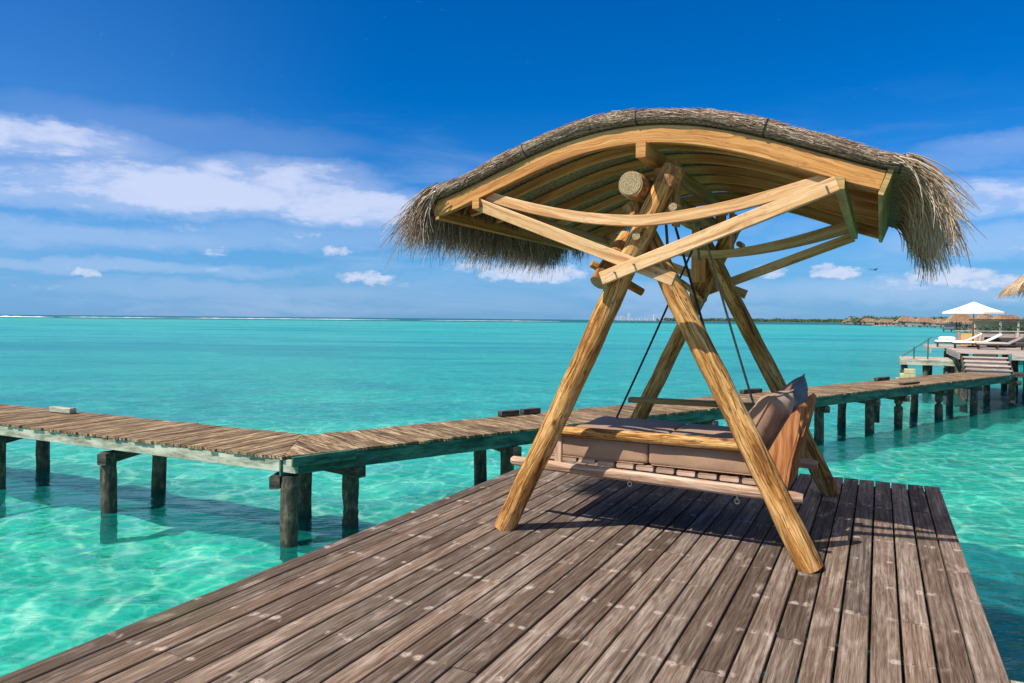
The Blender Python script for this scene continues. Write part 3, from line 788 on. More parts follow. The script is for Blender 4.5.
    for i in range(K + 1):
        x, z, nx, nz = ringpt(i, 0)
        for j, (y, h) in enumerate(prof):
            e = noise.fractal((x * 3.5, y * 3.5, h * 8), 1., 2., 3) * .022
            hh = h + (e if h > .02 else 0); yy = y + (e * .9 if 0 < j < 10 else 0) * -1
            vs.append((x + nx * hh, yy, z + nz * hh))
    fs = []; uvs = []
    for i in range(K):
        for j in range(n):
            j2 = (j + 1) % n; fs.append((i * n + j, i * n + j2, (i + 1) * n + j2, (i + 1) * n + j)[::-1])
            u0, u1 = i * .052, (i + 1) * .052
            uvs.append([(u0, per[j]), (u0, per[j + 1]), (u1, per[j + 1]), (u1, per[j])][::-1])
    lo = [k for k, fc in enumerate(fs) if all((v % n) in (0, n - 1) for v in fc)]
    mb.add(vs, fs, uvs, 0, True)
    mb.add(vs[:n], [tuple(range(n))], [[(0, 0)] * n]); mb.add(vs[-n:], [tuple(range(n))[::-1]], [[(0, 0)] * n])
    for k in lo: mb.mi[k] = 1
    # short stubble lying along the rolled edge and the top
    for k in range(4200):
        x = random.uniform(XL - .02, XR); s = (arch(x + .01) - arch(x - .01)) / .02; l = sqrt(1 + s * s); nx, nz = -s / l, 1 / l
        if random.random() < .7:
            a = -pi / 2 - random.random() * pi; y = ya + R + cos(a) * R * 1.05; h = .012 + R + sin(a) * R * 1.05
            h = max(h, .03)
        else: y = random.uniform(ya + R, yb - .1); h = .012 + th
        dr = random.choice([-1, 1]); L = random.uniform(.04, .12)
        e = noise.fractal((x * 3.5, y * 3.5, h * 8), 1., 2., 3) * .022
        h += e + .001
        p0 = Vector((x + nx * h, y, arch(x) + nz * h)); tv = Vector((1 / l, 0, s / l)) * dr
        p1 = p0 + tv * L + Vector((nx, random.uniform(-.2, .1), nz)) * random.uniform(0, .012)
        mb.straw([p0, p0.lerp(p1, .5), p1], random.uniform(.0014, .003), 2, random.random())
    fin(mb, 'thatch_roof', ['thatch', 'thatch_under', 'straw'])
    # binding cord at both ends of the roll and over the crown
    mb = MB()
    for x in (XL + .01, -2.25, -1.45, -.66, XR + .06):
        s = (arch(x + .01) - arch(x - .01)) / .02; l = sqrt(1 + s * s); nx, nz = -s / l, 1 / l
        pts = []
        for j, (y, h) in enumerate(prof):
            e = noise.fractal((x * 3.5, y * 3.5, h * 8), 1., 2., 3) * .022
            hh = h + (e if h > .02 else 0) + (.004 if h > .05 else 0); pts.append((x + nx * hh, y - (.006 if 0 < j < 10 else 0) - (e * .9 if 0 < j < 10 else 0), arch(x) + nz * hh))
        w_ = .006 if x in (XL + .01, XR + .06) else .0035
        mb.sweep(pts, [(cos(a * pi / 3) * w_, sin(a * pi / 3) * w_) for a in range(6)], up=(1, 0, 0))
    fin(mb, 'binding_cord', 'darkrope')
    # drooping straw at both ends, in loose tufts
    def fringe(side, count, label):
        mb = MB(); ntuft = count // 16
        for t_ in range(ntuft):
            ty = random.uniform(ya, yb); tl = random.uniform(.75, 1.15); tb = max(-.4, min(.4, random.gauss(0, .22))); ta = random.random(); tone = random.gauss(0, .14)
            for k in range(16):
                y = ty + random.gauss(0, .045); x0 = XL + random.uniform(-.03, .10) if side < 0 else XR + random.uniform(.03, .13); h = .03 + random.random() * .075
                p = Vector((x0, y, arch(x0) + h)); a = min(1, max(0, ta + random.gauss(0, .22)))     # 0 = reaches out, 1 = hangs down
                L = (random.uniform(.38, .62) if side < 0 else random.uniform(.30, .54)) * tl
                L *= (.84 + .32 * a) if side > 0 else (1.12 - .42 * a)
                if random.random() < .05: L *= 1.15
                pitch0 = radians(18 + (30 if side < 0 else 22) * a); pitch1 = radians((48 + 50 * a if side < 0 else 50 + 36 * a) + random.gauss(0, 8)); pts = [p]; seg = 5; sw = random.gauss(tb, .12)
                for i in range(seg):
                    t = i / (seg - 1); an = pitch0 + (pitch1 - pitch0) * t ** .8
                    d = Vector((side * cos(an), sw * t, -sin(an))).normalized(); p = p + d * (L / seg); pts.append(p)
                mb.straw(pts, random.uniform(.0024, .0056) if side < 0 else random.uniform(.003, .0072), 0, min(1, max(0, random.gauss(.46 if side < 0 else .55, .30) + tone)))
        if side < 0:                                    # ragged straw along the back eave near this end
            for k in range(900):
                u = random.random() ** 1.3; x = XL + u * 1.15; h = .02 + random.random() * .06
                p = Vector((x, yb - .02, arch(x) + h)); L = random.uniform(.16, .34) * (1.1 - .5 * u); pts = [p]
                for i in range(4):
                    an = radians(35 + 14 * i + random.gauss(0, 7)); p = p + Vector((random.gauss(-.1, .25), cos(an) * .5, -sin(an))).normalized() * L / 4; pts.append(p)
                mb.straw(pts, random.uniform(.0024, .005), 0, min(1, max(0, random.gauss(.45, .28))))
        o = fin(mb, 'straw_fringe', 'straw' if side < 0 else 'straw_warm', T, label)
    fringe(-1, 6200, 'drooping grey brown straw at the left end of the roof')
    fringe(1, 1700, 'shaggy pale straw at the right end of the roof')


swing()


# ------------------------------------------------------------------ hanging daybed
def puffy_box(mb, x0, x1, y0, y1, z0, z1, r=.05, puff=.02, nx=26, ny=22, nz=5, seed=0, mi=0):
    """rounded cushion: box surface grid with rolled edges and slight bulges"""
    cx, cy, cz = (x0 + x1) / 2, (y0 + y1) / 2, (z0 + z1) / 2; hx, hy, hz = (x1 - x0) / 2, (y1 - y0) / 2, (z1 - z0) / 2
    def P(a, b_, c):
        p = Vector((a * hx, b_ * hy, c * hz)); q = Vector((max(-hx + r, min(hx - r, p.x)), max(-hy + r, min(hy - r, p.y)), max(-hz + r, min(hz - r, p.z))))
        d = p - q
        if d.length > 0: d = d.normalized() * r
        p = q + d
        bz = (1 - a ** 4) * (1 - b_ ** 4); p.z += c * puff * bz
        w = noise.fractal((p.x * 2.2 + seed, p.y * 2.2, p.z * 4), 1., 2., 3) * .012
        p.y += w * (1 - abs(c) * .5) * abs(b_) ** 3 + b_ * abs(b_) ** 5 * puff * .6 * (1 - c * c) * (1 - a ** 6); p.z += w * abs(c)
        return (p.x + cx, p.y + cy, p.z + cz)
    def grid(n1, n2, f):
        vs = [f(-1 + 2 * i / n1, -1 + 2 * j / n2) for i in range(n1 + 1) for j in range(n2 + 1)]
        fs = []; us = []
        for i in range(n1):
            for j in range(n2):
                fc = (i * (n2 + 1) + j, (i + 1) * (n2 + 1) + j, (i + 1) * (n2 + 1) + j + 1, i * (n2 + 1) + j + 1); fs.append(fc); us.append([(0, 0)] * 4)
        return vs, fs, us
    def flip(t): return t[0], [q[::-1] for q in t[1]], t[2]
    rm = lambda t: math.copysign(abs(t) ** .6, t)
    mb.add(*grid(nx, ny, lambda a, b_: P(rm(a), rm(b_), 1)), mi, True); mb.add(*flip(grid(nx, ny, lambda a, b_: P(rm(a), rm(b_), -1))), mi, True)
    mb.add(*grid(nx, 8, lambda a, c: P(rm(a), -1, rm(c))), mi, True); mb.add(*flip(grid(nx, 8, lambda a, c: P(rm(a), 1, rm(c)))), mi, True)
    mb.add(*flip(grid(ny, 8, lambda b_, c: P(-1, rm(b_), rm(c)))), mi, True); mb.add(*grid(ny, 8, lambda b_, c: P(1, rm(b_), rm(c))), mi, True)


def merge(o, d=.0008):
    import bmesh
    bm = bmesh.new(); bm.from_mesh(o.data); bmesh.ops.remove_doubles(bm, verts=bm.verts, dist=d); bm.to_mesh(o.data); bm.free()
    for p in o.data.polygons: p.use_smooth = True


def daybed():
    T = thing('hanging_daybed', 'wide slatted timber daybed hanging on ropes inside the swing frame', 'daybed', (-1.5, 6.05, .35)); off = Vector((-1.5, 6.05, .35))
    def fin(mb, name, mats, label=None, parent=T):
        mb.v = [tuple(Vector(p) - off) for p in mb.v]; o = mb.build(name, mats, parent)
        if label: o['label'] = label
        return o
    YA, YB = 5.10, 6.38
    for y in (YA, YB):                                    # side rails, rounded ends
        mb = MB(); x0, x1 = -2.62, -.43
        pr = [(cos(a * pi / 5) * .026, sin(a * pi / 5) * .042) for a in range(10)]
        mb.sweep([(x0, y, .465), (x0 + .02, y, .463), (x0 + .3, y, .455), (x1 - .05, y, .42), (x1, y, .418)], pr, [.5, .9, 1, 1, .8], cap=1)
        fin(mb, 'side_rail', ['seatwood', 'pale_end'])
    mb = MB()                                              # slats across, their ends show under the mattress
    x = -2.28
    while x < -.72:
        z = .525 - (x + 2.4) * .02
        mb.beam((x, YA + .012, z), (x, YB - .012, z), .13, .036, ch=.008); x += .152
    fin(mb, 'slats', 'seatwood')
    # arms
    mb = MB(); mb.log([(-2.24, YA - .02, .742), (-.74, YA - .02, .742)], .038, .041, seg=14, wob=.08, step=.06); fin(mb, 'armrest', ['log', 'log_end'], 'round golden log armrest on the near side')
    mb = MB(); mb.beam((-2.04, YB - .02, .865), (-.62, YB - .02, .88), .11, .045, ch=.008); fin(mb, 'armrest', 'greenwood', 'flat board armrest on the far side')
    for x, y, z in ((-2.21, YA + .02, .71), (-1.12, YB - .02, .85)):
        mb = MB(); mb.beam((x, y, .46), (x, y, z), .06, .035, up=(0, 1, 0)); fin(mb, 'arm_post', 'seatwood')
    # slatted back: a row of wide tapered boards, leaning outwards
    N_ = 6
    for i in range(N_):
        y = YA - .015 + (YB - YA + .03) * i / (N_ - 1); mb = MB()
        outl = [(-.63, .40), (-.56, .38), (-.525, .62), (-.465, .88), (-.455, .985), (-.475, 1.01), (-.515, .98), (-.61, .80), (-.69, .64), (-.70, .50)]
        th = .038 if i else .045
        vs = [(a, y - th / 2, c) for a, c in outl] + [(a, y + th / 2, c) for a, c in outl]; n = len(outl)
        fs = [tuple(range(n)), tuple(range(n, 2 * n))[::-1]]; us = [[(c, a) for a, c in outl], [(c, a) for a, c in outl][::-1]]
        for j in range(n):
            k = (j + 1) % n; fs.append((k, j, n + j, n + k)); us.append([(outl[k][1], 0), (outl[j][1], 0), (outl[j][1], .05), (outl[k][1], .05)])
        mb.add(vs, fs, us); fin(mb, 'back_board', 'backwood')
    mb = MB(); mb.beam((-.50, YA + .04, .90), (-.50, YB, .90), .03, .07, up=(-.4, 0, 1)); fin(mb, 'back_rail', 'backwood')
    mb = MB(); mb.beam((-.62, YA + .04, .46), (-.62, YB - .04, .46), .05, .09); fin(mb, 'cross_rail', ['seatwood'])
    mb = MB(); mb.beam((-2.36, YA + .03, .47), (-2.36, YB - .03, .47), .06, .08); fin(mb, 'cross_rail', ['seatwood'])
    # eye bolts under the near rail
    for x, z in ((-1.62, .385), (-.85, .352)):
        mb = MB()
        pts = [(x + .016 * sin(a), YA - .02, z + .016 * cos(a)) for a in [i * pi / 5 for i in range(11)]]
        mb.sweep(pts, [(cos(a * pi / 3) * .004, sin(a * pi / 3) * .004) for a in range(6)], up=(0, 1, 0)); mb.beam((x, YA - .02, z + .016), (x, YA - .02, z + .05), .008, .008, up=(0, 1, 0))
        fin(mb, 'eye_bolt', 'steel')
    # ropes up to the ridge log
    for y in (5.22, 6.25):
        for x, z, m_ in ((-2.22, .50, 'darkrope'), (-.80, .50, 'rope')):
            sh = -.14 if (y < 5.5 and x < -1) else 0
            mb = MB(); pts = [Vector((-1.38 + sh, y, 2.40)).lerp(Vector((x + sh, y, z)), i / 24) + Vector((0, 0, -.02 * sin(pi * i / 24))) for i in range(25)]
            mb.sweep(pts, [(cos(a * pi / 3) * .0095, sin(a * pi / 3) * .0095) for a in range(6)], up=(0, 1, 0), smooth=True)
            fin(mb, 'rope', 'darkrope' if (y < 6 or x < -1) else 'rope')
        mb = MB(); mb.beam((-1.42, y, 2.36), (-1.40, y, 2.12), .02, .012, up=(0, 1, 0)); fin(mb, 'hanger', 'steel')
    return YA, YB


YA, YB = daybed()

for i, (x0, x1, lab) in enumerate(((-2.30, -1.497, 'flat tan mattress pad on the daybed, the half away from the backrest'), (-1.497, -.70, 'flat tan mattress pad on the daybed, the half below the pillows'))):
    mb = MB(); puffy_box(mb, x0, x1, YA + .015, YB - .04, .535, .70, r=.028, puff=.006, seed=i * 7.)
    o = mb.build('mattress', 'tan'); merge(o)
    sm = MB()                                              # piping along both long edges
    for z in (.690, .545):
        pts = [(x0 + .03, YA + .012, z), (x1 - .03, YA + .012, z)]
        sm.sweep(pts, [(cos(a * pi / 3) * .004, sin(a * pi / 3) * .004) for a in range(6)])
    q = sm.build('piping', 'tan', o)
    for ob in (o, q):
        for v in ob.data.vertices: v.co -= Vector(((x0 + x1) / 2, (YA + YB) / 2, .545))
    o.location = ((x0 + x1) / 2, (YA + YB) / 2, .545 - .006)
    tag(o, lab, 'cushion', 'mattress pads on the daybed')


def pillow(name, w, h, t, mats, label, loc, rot, group, seed):
    mb = MB(); n = 22
    for sgn in (1, -1):
        vs = []; fs = []; us = []
        for i in range(n + 1):
            for j in range(n + 1):
                a = -1 + 2 * i / n; b_ = -1 + 2 * j / n
                k = max(0, (1 - a * a)) ** .45 * max(0, (1 - b_ * b_)) ** .45
                pin = 1 - .06 * (1 - b_ * b_); pin2 = 1 - .06 * (1 - a * a)
                wr = noise.fractal((a * 2.4 + seed, b_ * 2.4, sgn), 1., 2., 4) * .022 * k
                vs.append((a * w / 2 * pin, b_ * h / 2 * pin2, sgn * (t / 2 * k + wr)))
        for i in range(n):
            for j in range(n):
                fc = (i * (n + 1) + j, (i + 1) * (n + 1) + j, (i + 1) * (n + 1) + j + 1, i * (n + 1) + j + 1)
                fs.append(fc if sgn > 0 else fc[::-1]); us.append([(0, 0)] * 4)
        mb.add(vs, fs, us, 0 if sgn > 0 else 1, True)
    o = mb.build(name, mats); mi = [p.material_index for p in o.data.polygons]; merge(o, .0005)
    o.location = loc; o.rotation_euler = rot
    tag(o, label, 'pillow', group)
    pp = MB(); path = []
    for i in range(41):
        e = i / 40 * 4; sd = int(e) % 4; f = (e - int(e)) * 2 - 1
        if i == 40: sd = 3; f = 1
        a, b_ = [(f, -1), (1, f), (-f, 1), (-1, -f)][sd]
        path.append((a * w / 2 * (1 - .06 * (1 - b_ * b_)), b_ * h / 2 * (1 - .06 * (1 - a * a)), 0))
    pp.sweep(path, [(cos(a * pi / 3) * .006, sin(a * pi / 3) * .006) for a in range(6)]); pp.build('piping', mats[0], o)
    return o


pillow('pillow', .46, .45, .25, ['tan', 'tan'], 'big plump tan pillow leaning on the near end of the backrest', (-.71, 5.45, .885), (radians(4), radians(-62), radians(-16)), 'scatter pillows on the daybed', 1.)
pillow('pillow', .43, .43, .19, ['taupe', 'bluegrey'], 'darker taupe and blue grey pillow tipped on its corner behind the tan pillow', (-.60, 5.92, .95), (radians(24), radians(-74), radians(-30)), 'scatter pillows on the daybed', 5.)


# ------------------------------------------------------------------ terrace beyond the walkway
def terrace():
    T = thing('terrace', 'raised grey timber villa terrace on posts at the end of the walkway', 'terrace', (2.8, 32.6, 0)); off = Vector((2.8, 32.6, 0))
    def fin(mb, name, mats):
        mb.v = [tuple(Vector(p) - off) for p in mb.v]; return mb.build(name, mats, T)
    zt = .45
    mb = MB(); y = 32.6
    while y < 44:
        x0 = 2.8 if y < 38.4 else 2.15
        mb.box(x0 + random.uniform(-.02, .02), 17, y, y + .135, zt - .035, zt); y += .143
    fin(mb, 'floor_boards', 'grey_timber')
    mb = MB(); mb.box(4.45, 17, 32.52, 32.58, zt - .24, zt - .005); mb.box(2.74, 2.8, 32.6, 38.3, zt - .26, zt - .04, 'y'); mb.box(2.1, 2.15, 38.4, 44, zt - .26, zt - .04, 'y'); fin(mb, 'edge_beam', 'grey_timber')
    for x in (3., 5.4, 7.9, 10.5, 14):
        for y in (32.9, 35.6, 38.5, 41.5):
            p = MB(); piling(p, x, y, zt - .04, .13); fin(p, 'post', 'piling')
    mb = MB()
    for x in (5.0, 5.6, 6.3): mb.beam((x, 32.75, -1.0), (x + .35, 32.9, .2), .08, .08)
    mb.box(4.5, 12, 32.8, 32.95, -.45, -.25); fin(mb, 'bracing', 'darktimber')


terrace()
T = thing('steps', 'grey timber steps rising from walkway end to the terrace', 'steps', (3.6, 31.9, 0))
for i in range(4):
    z = -.25 + .14 * (i + 1) + (0 if i < 3 else 0); y = -.55 + i * .34
    mb = MB(); mb.box(-.72, .72, y, y + .38, z - .045, z); mb.build('tread', 'grey_timber', T)
    mb = MB(); mb.box(-.68, .68, y + .05, y + .075, z - .145, z - .05); mb.build('riser', 'grey_timber', T)
for x in (-.75, .75):
    mb = MB(); mb.beam((x, -.6, -.36), (x, .85, .28), .05, .22); mb.build('stringer', 'darktimber', T)

T = thing('landing_platform', 'low platform with pale green edge on posts left of the terrace', 'platform', (.9, 36, 0))
mb = MB()
for i in range(18): mb.box(0, 2.35, i * .143, i * .143 + .135, -.035, 0)
mb.build('boards', 'grey_timber', T)
mb = MB(); mb.box(-.03, 2.35, -.06, -.005, -.26, -.005); mb.box(-.06, -.005, 0, 2.5, -.26, -.005, 'y'); mb.build('edge_beam', 'palepaint', T)
for x, y in ((.12, .2), (.95, .2), (1.75, .2), (.12, 2.3), (1.2, 2.3), (2.2, 2.3)):
    p = MB(); piling(p, x, y, -.27, .11); p.build('post', 'piling', T)
T = thing('handrail', 'thin metal handrail sloping down to the water at the platform edge', 'handrail', (.95, 36.1, 0))
for p0, p1 in (((.95, 0, 0), (.95, 0, .92)), ((.42, 0, 0), (.42, 0, .52))):
    mb = MB(); mb.beam(p0, p1, .05, .05, up=(0, 1, 0)); mb.build('post', 'greenpaint', T)
mb = MB(); mb.beam((1.1, 0, .98), (-.05, 0, .08), .04, .04); mb.build('rail', 'steel', T)
T = thing('water_stairs', 'yellowish stone steps going down into the water by the platform', 'stairs', (.55, 35.3, -1.0))
for i in range(4):
    mb = MB(); mb.box(-.05 + i * .16, .85, -.35, .15, i * .2 - .2, i * .2, ch=.02); mb.build('tread', 'stone', T)


def lounger(loc, rz, label, m_='white'):
    T = thing('sun_lounger', label, 'sun lounger', loc, rz, 'sun loungers on the terrace')
    mb = MB(); mb.box(0, 1.9, -.3, -.26, .18, .23); mb.box(0, 1.9, .26, .3, .18, .23)
    for i in range(12): mb.box(.05 + i * .1, .12 + i * .1, -.26, .26, .19, .22, 'y')
    mb.build('frame', 'darktimber', T)
    for x in (.1, 1.7):
        for y in (-.26, .26):
            mb = MB(); mb.box(x, x + .05, y - .025, y + .025, 0, .18, 'z'); mb.build('leg', 'darktimber', T)
    mb = MB(); puffy_box(mb, 0, 1.25, -.29, .29, .23, .32, r=.035, puff=.01, nx=8, ny=6); mb.build('mattress', m_, T)
    mb = MB(); mb.sweep([(1.22, 0, .29), (1.55, 0, .47), (1.86, 0, .66)], rect(.56, .08, .03)); mb.build('backrest', m_, T)
    return T


lounger((2.35, 39.6, .45), 0, 'white padded sun lounger, leftmost on the terrace edge')
lounger((2.95, 38.2, .45), 0, 'white padded sun lounger with raised back, middle one by umbrella')
lounger((3.75, 37.2, .45), 0, 'greyish sun lounger in front, rightmost of the terrace loungers', 'grey_timber')
tw = MB(); puffy_box(tw, -.35, .35, -.2, .2, 0, .14, r=.06, puff=.03, nx=8, ny=6); o = tw.build('towel', 'white'); o.location = (2.85, 39.6, .785); tag(o, 'rolled white towel heaped on the leftmost lounger', 'towel')
T = thing('outdoor_sofa', 'low dark grey sofa on the terrace right of the umbrella', 'sofa', (5.7, 41.6, .45))
mb = MB(); mb.box(-1.1, 1.1, -.4, .4, .08, .24, ch=.04); mb.build('seat', 'black', T)
mb = MB(); mb.box(-1.1, 1.1, .3, .45, .245, .46, ch=.04); mb.build('backrest', 'black', T)
for x in (-1.05, 1.05):
    mb = MB(); mb.box(x - .08, x + .08, -.4, .29, .245, .36, 'y', ch=.03); mb.build('armrest', 'black', T)
mb = MB(); mb.box(-1.0, 1.0, -.35, .35, 0, .08); mb.build('base', 'darktimber', T)

# umbrella
T = thing('beach_umbrella', 'white square beach umbrella open above the terrace loungers', 'umbrella', (3.93, 40, .45))
mb = MB(); mb.log([(0, 0, 0), (0, 0, 2.08)], .035, .03, seg=10, wob=0, cap=0); mb.build('pole', 'bark', T)
mb = MB(); mb.log([(0, 0, 0), (0, 0, .08)], .25, .22, seg=16, wob=0, cap=0); mb.build('base', 'black', T)
mb = MB(); vs = [(0, 0, 2.16)]; K = 8
rr = [1.34 * (1.0 if i % 2 else .985) for i in range(K)]
edge = [(rr[i] * cos(i * pi / 4 + .2), rr[i] * sin(i * pi / 4 + .2), 1.66) for i in range(K)]
mid = [(x * .5, y * .5, 1.88) for x, y, z in edge]; low = [(x * 1.0, y * 1.0, 1.58) for x, y, z in edge]
vs = vs + mid + edge + low; fs = []
for i in range(K):
    j = (i + 1) % K; fs += [(0, 1 + i, 1 + j), (1 + i, 9 + i, 9 + j, 1 + j), (9 + i, 17 + i, 17 + j, 9 + j)]
mb.add(vs, fs, [[(0, 0)] * len(q) for q in fs])
o = mb.build('canopy', 'white', T); md = o.modifiers.new('thick', 'SOLIDIFY'); md.thickness = .015
mb = MB()
for i in range(K): x, y, z = edge[i]; mb.beam((0, 0, 1.75), (x * .5, y * .5, 1.85), .02, .02)
mb.build('ribs', 'bark', T)

# terrace back wall
T = thing('terrace_wall', 'low plank wall with pale cap and orange panels behind the loungers', 'wall', (3.5, 43, .45))
x = 0.
k = 0
while x < 13:
    mb = MB(); mb.box(x, x + .16, -.08, .08, 0, .72, 'z'); mb.build('post', 'grey_timber', T)
    if k % 3 == 0:
        mb = MB(); mb.box(x + .18, x + .9, -.03, .03, .02, .66); mb.build('panel', 'orange', T, ); x += .92
    else:
        mb = MB()
        for q in range(4): mb.box(x + .18, x + 1.55, -.03, .03, .03 + q * .165, .18 + q * .165)
        mb.build('panel', 'grey_timber', T); x += 1.57
    k += 1
mb = MB(); mb.box(-.05, 13.2, -.1, .1, .725, .77); mb.build('cap', 'palepaint', T)


def leaf_mass(mb, cx, cy, cz, rx, ry, rz_, n, size, seed=0):
    rs = random.Random(seed)
    for k in range(n):
        u = rs.gauss(0, .45), rs.gauss(0, .45), rs.gauss(0, .42)
        c = Vector((cx + u[0] * rx, cy + u[1] * ry, cz + u[2] * rz_))
        a = Vector((rs.gauss(0, 1), rs.gauss(0, 1), rs.gauss(0, .6))).normalized() * size; b_ = a.cross(Vector((rs.gauss(0, 1), rs.gauss(0, 1), rs.gauss(0, 1)))).normalized() * size * .4
        mb.add([c - a, c + b_, c + a, c - b_], [(0, 1, 2, 3)], [[(0, 0)] * 4], 0, False, rs.random())


mb = MB()
for i in range(26): leaf_mass(mb, i * .45 - .2, 0, .25 + .06 * sin(i * 2.1), .3, .25, .22, 60, .07, i)
o = mb.build('hedge', 'leaf'); o.location = (3.9, 44.2, 1.05); tag(o, 'dark green clipped planting behind the terrace wall', 'hedge')
T = thing('planter_box', 'long pale planter trough carrying the dark hedge behind the terrace wall', 'planter', (3.7, 44.2, .45))
mb = MB(); mb.box(0, 12, -.25, .25, 0, .62, ch=.02); mb.build('trough', 'grey_timber', T)
for x in (.3, 6, 11.7):
    mb = MB(); mb.box(x - .1, x + .1, -.2, .2, -1.6, 0, 'z'); mb.build('leg', 'darktimber', T)


# thatched gazebo whose eave enters at the right
def thatch_hip(mb, hx, hy, z0, z1, n=1600, straw=.02, L=.35, seed=1, ridge=0.):
    rs = random.Random(seed)
    c = [(-hx, -hy, z0), (hx, -hy, z0), (hx, hy, z0), (-hx, hy, z0)]; t = [(-ridge, 0, z1), (ridge, 0, z1)]
    low = [(x * .98, y * .98, z0 - .12) for x, y, _ in c]
    vs = c + t + low
    fs = [(0, 1, 5, 4), (1, 2, 5), (2, 3, 4, 5), (3, 0, 4), (6, 7, 1, 0), (7, 8, 2, 1), (8, 9, 3, 2), (9, 6, 0, 3), (9, 8, 7, 6)]
    mb.add(vs, fs, [[(vs[i][0] + vs[i][1], vs[i][2]) for i in q] for q in fs], 0)
    for k in range(n):
        f = rs.choice((0, 1, 2, 3)); a = Vector(c[f]); b_ = Vector(c[(f + 1) % 4]); u = rs.random(); p = a.lerp(b_, u)
        tp = Vector((max(-ridge, min(ridge, p.x)), 0, z1)); v = rs.random() ** 2.2 * .9
        q = p.lerp(tp, v); d = (p - tp).normalized(); s = q - d * L * .3 + Vector((0, 0, .03))
        e = q + d * L * rs.uniform(.4, .8) + Vector((rs.gauss(0, .04), rs.gauss(0, .04), -.06 if v > .1 else -L * rs.uniform(.1, .5)))
        mb.straw([s, q + Vector((0, 0, .04)), e], straw * rs.uniform(.5, 1), 1, min(1, max(0, rs.gauss(.5, .25))))


T = thing('thatched_gazebo', 'square thatched gazebo roof entering at the right frame edge above the terrace', 'gazebo', (7.3, 36.6, .40))
mb = MB(); thatch_hip(mb, 2.35, 2.35, 2.72, 4.9, 5200, .018, .5, 3); mb.build('roof', ['thatch', 'straw_warm'], T)
for x in (-1.25, 1.25):
    for y in (-1.25, 1.25):
        mb = MB(); mb.log([(x, y, 0), (x, y, 3.4)], .09, .08, seg=12, cap=0); mb.build('post', 'bark', T)
mb = MB(); mb.box(-1.4, 1.4, -1.33, -1.17, 2.45, 2.6); mb.box(-1.4, 1.4, 1.17, 1.33, 2.45, 2.6); mb.build('tie_beam', 'bark', T)


# ------------------------------------------------------------------ far water villas
def at(px, Z):
    """ground point on a bearing and at a distance measured along the lagoon's main heading"""
    X = (px - 512) / 715 * Z
    return X * cos(YAW) - Z * sin(YAW), X * sin(YAW) + Z * cos(YAW)


def villa(label, loc, rz, sc, hx=5, hy=4, wallm='grey_timber', seed=0):
    T = thing('water_villa', label, 'villa', loc, rz, 'thatched water villas along the far shore'); T.scale = (sc, sc, sc)
    mb = MB(); thatch_hip(mb, hx, hy, 3.4, 6.2, 700, .06, 1.0, seed + 10, ridge=hx * .45); mb.build('roof', ['vroof', 'straw_warm'], T)
    mb = MB(); mb.box(-hx + 1, hx - 1, -hy + 1, hy - 1, .9, 3.45, ch=.02); w = mb.build('wall', wallm, T)
    for x in (-1.7, 1.6):
        mb = MB(); mb.box(x - .8, x + .8, -hy + .93, -hy + .98, 1.2, 3.0); mb.build('window', 'black', w)
    mb = MB(); mb.box(-hx + .2, hx - .2, -hy - 1.2, hy - .2, .6, .88, ch=.02); mb.build('platform', 'darktimber', T)
    for x in (-hx + .6, 0, hx - .6):
        for y in (-hy - .6, hy - 1):
            mb = MB(); mb.box(x - .15, x + .15, y - .15, y + .15, -3, .6, 'z'); mb.build('post', 'darktimber', T)
    return T


M['vroof'] = thatch_mat('brown_villa_thatch', [(0, (.08, .04, .028)), (.5, (.20, .11, .07)), (1, (.33, .20, .13))], (1, 12), .6)
M['cream'] = plain('cream_wall', (.50, .42, .33), .9, .1, 1)
vz = WATER_Z
v0 = villa('nearest water villa behind the umbrella at right with brown thatch roof', (*at(1006, 130), vz), YAW + .1, .74, wallm='grey_timber')
spots = [(1042, 150, .74, 'brown thatched water villa cut by the right frame edge'), (960, 260, 1.0, 'thatched water villa seen just left of the umbrella pole'), (984, 215, .95, 'thatched water villa seen right behind the umbrella pole')]
ordn = ['nearest', 'second', 'third', 'fourth', 'fifth', 'sixth', 'seventh', 'eighth', 'ninth', 'tenth', 'eleventh', 'twelfth', 'thirteenth', 'fourteenth', 'fifteenth']
for k_ in range(15):
    spots.append((951 - k_ * 7.6 + (k_ * 37 % 5 - 2), 430 + k_ * 24, .82 + (k_ * 29 % 7) * .075, ordn[k_] + ' thatched water villa of the shore row counted leftwards from the umbrella'))
for i, (px, Z, sc, lab) in enumerate(spots):
    v = dup(v0, (*at(px, Z), vz), YAW + (i * .77) % 2.1 - 1., (sc, sc, sc), lab)
# pergola roof terrace between
T = thing('pergola', 'flat dark pergola with pale posts behind the terrace wall at right', 'pergola', (*at(1003, 62), .2), YAW)
mb = MB(); mb.box(-1.7, 6, -2, 2, 1.62, 1.75); mb.build('roof', 'darktimber', T)
for x in (-1.5, 0, 1.6, 3.3):
    mb = MB(); mb.box(x - .06, x + .06, -1.9, -1.78, 0, 1.62, 'z'); mb.build('post', 'cream', T)
mb = MB(); mb.box(-1.5, 6, 1.5, 1.6, 0, 1.6); mb.build('wall', 'cream', T)
mb = MB(); mb.box(-1.9, 6, -2.2, 2.2, -.3, -.01); mb.build('floor', 'grey_timber', T)
for x in (-1.5, 2, 5.5):
    mb = MB(); mb.box(x - .1, x + .1, -1.5, 1.5, -2., -.31, 'z'); mb.build('leg', 'darktimber', T)

# far shore: low sandy ground, wood, resort island
M['sand'] = plain('pale_beach_sand', (.55, .48, .36), .95, .1, .05)
M['farleaf'] = plain('far_green_foliage', (.06, .105, .045), .8, .45, .05)


